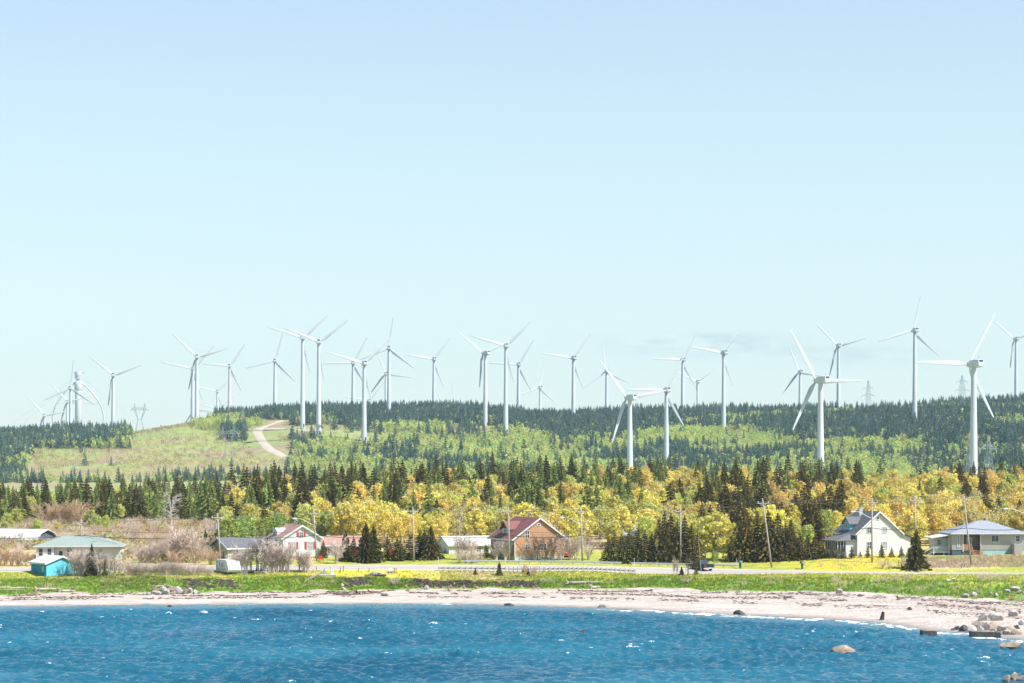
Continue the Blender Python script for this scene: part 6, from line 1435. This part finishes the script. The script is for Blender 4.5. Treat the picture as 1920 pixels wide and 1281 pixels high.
for k, (px, py, w, h, kd) in enumerate(((277,1116,12,6,'grey'),(288,1114,14,9,'grey'),(297,1116,16,7,'pale'),(289,1109,12,14,'tan'),(305,1108,22,10,'grey'),(312,1115,20,10,'pale'),(322,1110,22,12,'tan'),(332,1110,16,10,'pale'),(325,1115,14,8,'tan'),(337,1114,16,10,'grey'),(346,1114,18,12,'tan'),(357,1112,14,10,'pale'),(365,1114,12,8,'pale'),(302,1116,10,5,'dark'),(318,1104,14,8,'grey'))):
    rock(px, py, w, h, kd, PILE, 'boulder heap on the beach')
HEAP = 'boulder in the tumbled rock heap at the water edge'
for px, py, w, h, kd in ((1797,1181,14,7,'dark'),(1808,1184,20,14,'dark'),(1822,1186,22,14,'grey'),(1834,1176,26,14,'tan'),(1838,1184,18,12,'grey'),(1852,1182,26,18,'pale'),(1868,1180,28,14,'tan'),(1884,1184,24,12,'pale'),(1898,1186,26,12,'tan'),(1846,1164,22,16,'pale'),(1858,1162,16,12,'grey'),(1872,1164,24,14,'pale'),(1890,1190,18,9,'pale'),(1910,1190,22,10,'tan'),(1902,1156,18,12,'pale'),(1916,1172,14,10,'grey'),(1862,1188,16,10,'dark'),(1878,1190,14,8,'tan'),(1908,1180,14,8,'dark'),(1788,1182,10,4,'dark')):
    rock(px, py, w*1.1, h, kd, HEAP, 'rock heap at the water edge')
rock(1586, 1226, 50, 15, 'tan', 'large rounded tan boulder standing alone in the water', None, sea_Y(1226)); rock(1628, 1219, 24, 6, 'dark', 'low dark wave-washed rock beside the tan boulder', None, sea_Y(1219))
rock(1095, 1187, 18, 5, 'dark', 'small dark rock awash far out in the water', None, sea_Y(1187)); rock(1897, 1217, 50, 16, 'tan', 'grey-tan boulder washed by foam near the shore', None, sea_Y(1217))
rock(1387, 1153, 24, 9, 'dark', 'dark mossy rock at the water edge of the beach', None, sea_Y(1153)); rock(1128, 1140, 18, 9, 'grey', 'pointed grey rock in the shore foam', None, sea_Y(1140)); rock(955, 1136, 20, 5, 'dark', 'flat dark rock on the shoreline', None, sea_Y(1136)); rock(318, 1138, 10, 4, 'dark', 'tiny dark rock in the water near the shoreline', None, sea_Y(1138))
for px, py, w, h in ((1888,1279,18,16),(1902,1276,22,18),(1918,1278,26,14)): rock(px, py, w, h, 'tan', 'reddish rock breaking the water in the foreground corner', 'foreground corner rocks', sea_Y(py))
rock(723, 1118, 18, 7, 'pale', 'white boulder beside the driftwood root', None); rock(799, 1106, 12, 9, 'grey', 'grey boulder fallen from the eroded bank', None); rock(1575, 1113, 14, 9, 'pale', 'pale boulder on the beach below the green bank'); rock(1707, 1144, 12, 6, 'dark', 'black stone on the open sand'); rock(1594, 1142, 14, 5, 'grey', 'grey stone lying on the damp sand'); rock(643, 1107, 14, 7, 'pale', 'lower white stone of the little stone stack'); rock(641, 1101, 8, 7, 'pale', 'upper white stone of the little stone stack')
for px, py, w, h in ((1812,1121,18,8),(1826,1119,14,9),(1858,1117,12,8),(1868,1120,10,8),(1890,1112,16,7),(1905,1108,26,8),(1915,1113,20,8),(1778,1091,14,5),(1788,1090,10,6)): rock(px, py, w, h, 'pale', 'pale stone in the green grass of the bank', 'stones in the bank grass')
for k in range(16):
    px = 762+k*16.5+rt.uniform(-5, 5); rock(px+rt.uniform(-12, 12), 1106-rt.uniform(0, 6), rt.uniform(3, 12), rt.uniform(2, 7), ['tan', 'grey', 'tan'][k % 3], 'small stone fallen at the foot of the eroded bank', 'stones below the eroded bank')
# squared concrete blocks in the water
def block(px, py, w, h, lab, rz, dep=1.3):
    Y = sea_Y(py); s = Y/F; t = thing('stone_block', lab, 'block', ((px-960)*s, Y+0.4, -0.25), rz)
    o = MB().prism([(-w*s/2, -0.4), (w*s/2, -0.4), (w*s*0.46, h*s+0.15), (0, h*s+0.22), (-w*s*0.47, h*s+0.25)], -dep/2, dep/2, 'y').build('block_body', M['rock_dark'], t, bevel=0.08); MB().box(-w*s*0.40, w*s*0.30, -dep*0.30, dep*0.42, h*s+0.14, h*s+0.26).build('worn_top', M['rock_tan'], t, bevel=0.03)
block(1742, 1192, 30, 10, 'dark squared block standing in the shallows', R(8)); block(1848, 1196, 60, 12, 'long dark slab lying in front of the rock heap', R(-6), 1.6)
p = G(1655, 1162, 290, 340); t = thing('upright_slab', 'upright dark pointed slab on the sand at the water edge', 'slab', p, R(10)); MB().prism([(-0.45, -0.3), (0.05, -0.3), (0.12, 1.0), (0.02, 1.15)], -0.5, 0.4, 'y').build('slab', M['rock_dark'], t, bevel=0.03)
# driftwood
def log(px, py, L, rz, r=0.14, m='driftwood', tilt=0.02, bend=0.25, label='bleached driftwood log lying along the top of the beach', group='driftwood on the beach', roots=False):
    p = G(px, py, 300); t = thing('driftwood_log', label, 'driftwood', p, rz, group)
    pts = [(L*(f-0.5), bend*math.sin(f*3.1)*L*0.1, r*0.8 + tilt*L*f) for f in (0, .2, .4, .6, .8, 1)]
    MB().tube(pts, [r*1.1, r, r*0.95, r*0.8, r*0.6, r*0.3], 7).build('trunk', M[m], t, True)
    a = pts[3]; MB().tube([a, (a[0]+L*0.12, a[1]-0.2, a[2]+L*0.10)], [r*0.5, r*0.15], 5).build('branch_stub', M[m], t)
    if roots:
        for k in range(7):
            b = rt.uniform(0, 6.28); MB().tube([pts[0], (pts[0][0]-0.3, math.cos(b)*0.3, pts[0][2]+math.sin(b)*0.3+0.1), (pts[0][0]-0.5, math.cos(b)*0.6, pts[0][2]+math.sin(b)*0.6+0.15)], [r*0.6, r*0.4, r*0.1], 5).build('root', M[m], t)
for px, py, L, a, r_ in ((20,1108,4.5,0.1,.14),(34,1104,3.5,0.3,.12),(12,1102,2.5,0.9,.1),(60,1116,2,0,.12),(150,1113,2.6,0.2,.12),(305,1100,4.2,1.0,.13),(1060,1112,3,0.1,.13),(1155,1110,4.6,0.15,.12),(1400,1115,3.4,0.05,.12),(1425,1114,2.6,-0.1,.13),(1475,1118,2.6,0,.15),(1515,1111,3,0.1,.14),(1550,1118,2.8,0.05,.1),(1480,1119,1.6,0,.12),(1745,1126,2.8,0.0,.12),(1790,1125,3,0.1,.11),(1840,1131,3.6,0.05,.12),(1700,1121,2.6,0.2,.1),(1880,1130,4,0.1,.12),(1905,1134,3,0.0,.1),(1640,1122,2.4,-.1,.1),(1030,1112,2.4,0.25,.12),(1218,1112,2.2,0.1,.1),(1310,1113,2.6,0.1,.1)):
    log(px, py, L, a, r_)
log(1098, 1095, 5.6, 0.12, 0.24, label='thick bleached driftwood trunk lying in the green bank grass', group=None, roots=True)
log(88, 1108, 3.0, 0.3, 0.28, label='big upturned driftwood stump at the foot of the grass bank', group=None, roots=True); log(128, 1110, 2.2, 0.2, 0.2, label='smaller driftwood stump with roots beside the big upturned one', group=None, roots=True)
log(665, 1116, 6.0, 0.0, 0.12, 'driftwood_dark', label='dark reddish driftwood trunk with roots on the open sand', group=None, roots=True); log(702, 1112, 1.4, 0.4, 0.2, 'driftwood_dark', label='dark tangled root beside the white boulder', group=None, roots=True); log(672, 1113, 1.2, 1.2, 0.18, 'driftwood_dark', label='reddish root sticking up from the driftwood trunk', group=None, roots=True)
log(1066, 1110, 2.6, 0.2, 0.12, 'driftwood_dark', label='reddish brown broken driftwood on the upper beach', group=None, roots=True); log(1118, 1103, 1.6, 0.5, 0.22, label='knotted driftwood root at the foot of the green bank', group=None, roots=True); log(1895, 1120, 1.0, 0.3, 0.1, 'stain', label='small orange-brown post stump in the bank grass', group=None); log(1690, 1124, 1.3, 0.6, 0.12, 'driftwood_dark', label='dark forked driftwood root on the upper beach', group=None, roots=True)
def wrack():
    mb = MB(); r = np.random.default_rng(61); N = 6500
    px = r.uniform(-60, 1980, N); b = r.choice(3, N, p=(0.25, 0.35, 0.4)); t = np.array((0.50, 0.70, 0.90))[b] + r.normal(0, 0.035, N) + (fbm(px*0.006, b*3.0, 7)-0.5)*0.16
    keep = fbm(px*0.02, b*5.0, 65) > 0.45; px = px[keep]; t = np.clip(t[keep], 0.3, 1.05)
    y0 = np.interp(px, PXC, Y0); y1 = np.interp(px, PXC, Y1); Y = y0+(y1-y0)*t; z = tz(px, Y); X = (px-960)/F*Y
    for i in range(len(px)):
        L = r.uniform(0.05, 0.5); a = r.normal(0, 0.4); h = r.uniform(0.03, 0.10); c, s = math.cos(a)*L, math.sin(a)*L; w = r.uniform(0.04, 0.12)
        k = len(mb.v); mb.v += [(X[i]-c, Y[i]-s, z[i]), (X[i]+c, Y[i]+s, z[i]), (X[i]-s*0.2, Y[i]+w, z[i]), (X[i], Y[i], z[i]+h+0.02)]; mb.f += [(k, k+1, k+3), (k+1, k+2, k+3), (k+2, k, k+3)]
    tag(mb.build('seaweed_wrack', M['wrack']), 'lines of dark dried seaweed and twigs along the beach', 'seaweed', None, 'stuff')
wrack()
def clods():
    mb = MB(); r = np.random.default_rng(71)
    for k in range(900):
        reg = r.choice(4, p=(.6, .17, .13, .10)); c, w = ((890, 120), (395, 55), (668, 34), (250, 60))[reg]; px = r.uniform(c-w, c+w)
        y1 = np.interp(px, PXC, Y1); y2 = np.interp(px, PXC, Y2); Y = y1 + (y2-y1)*r.uniform(0.25, 1.0)
        q = P(px, float(Y)); s = r.uniform(0.12, 0.45); n0 = len(mb.v)
        for d in ((1, 0, 0), (-1, 0, 0), (0, 1, 0), (0, -1, 0), (0, 0, 1), (0, 0, -1)): mb.v.append((q.x+d[0]*s*r.uniform(.6, 1.4), q.y+d[1]*s*r.uniform(.5, 1), q.z+d[2]*s*r.uniform(.4, .9)))
        for a in (0, 1):
            for b in (2, 3):
                for e in (4, 5): mb.f.append((n0+a, n0+b, n0+e))
    M['soil'] = mat('soil', (0.035, 0.026, 0.022), (0.085, 0.06, 0.046), 2, 0.95)
    tag(mb.build('earth_clods', M['soil']), 'dark clods of earth on the eroded face of the bank', 'soil', None, 'stuff')
    # overhanging turf edge above the eroded face
    for x0, x1, lab in ((772, 1015, 'ragged overhanging turf lip above the long eroded bank'), (340, 452, 'ragged turf lip above the eroded bank by the camper'), (634, 704, 'ragged turf lip above the eroded bank below the fire pit')):
        xs = np.arange(x0, x1, 2.0); y2 = np.interp(xs, PXC, Y2); n = fbm(xs*0.06, xs*0, 15)-0.5; m2 = MB()
        for i, px in enumerate(xs):
            yy = float(y2[i]) - 0.35 - n[i]*1.6; q = P(px, float(y2[i])+0.8); x = (px-960)/F*yy
            m2.v += [(x, yy, q.z-0.02+n[i]*0.3), (x, yy+0.1, q.z-0.28), (q.x, q.y+0.6, q.z-0.25), (q.x, q.y+0.8, q.z+0.05)]
        for i in range(len(xs)-1):
            for j in range(3): m2.f.append((4*i+j, 4*i+4+j, 4*i+5+j, 4*i+1+j))
            m2.f.append((4*i+3, 4*i+7, 4*i+4, 4*i))
        tag(m2.build('turf_edge', M['turf']), lab, 'turf')
M['turf'] = mat('turf', (0.30, 0.30, 0.06), (0.42, 0.33, 0.16), 0.8, 0.95, bump=0.5)
clods()

# ------------------------------------------------------------------ the air
def haze():
    o = MB().box(-1300, 1300, -300, 3180, -5.5, 165).build('haze', None)
    m = bpy.data.materials.new('haze'); m.use_nodes = True; n = m.node_tree.nodes; n.clear()
    out = n.new('ShaderNodeOutputMaterial'); v = n.new('ShaderNodeVolumePrincipled'); v.inputs['Color'].default_value = (0.62, 0.86, 1.0, 1); v.inputs['Density'].default_value = 0.000085; v.inputs['Anisotropy'].default_value = 0.2
    m.node_tree.links.new(v.outputs[0], out.inputs['Volume']); o.data.materials.append(m)
    tag(o, 'thin bluish air haze over the bay and hills', 'haze', None, 'stuff')
haze()
print('OBJECTS', len(bpy.data.objects))
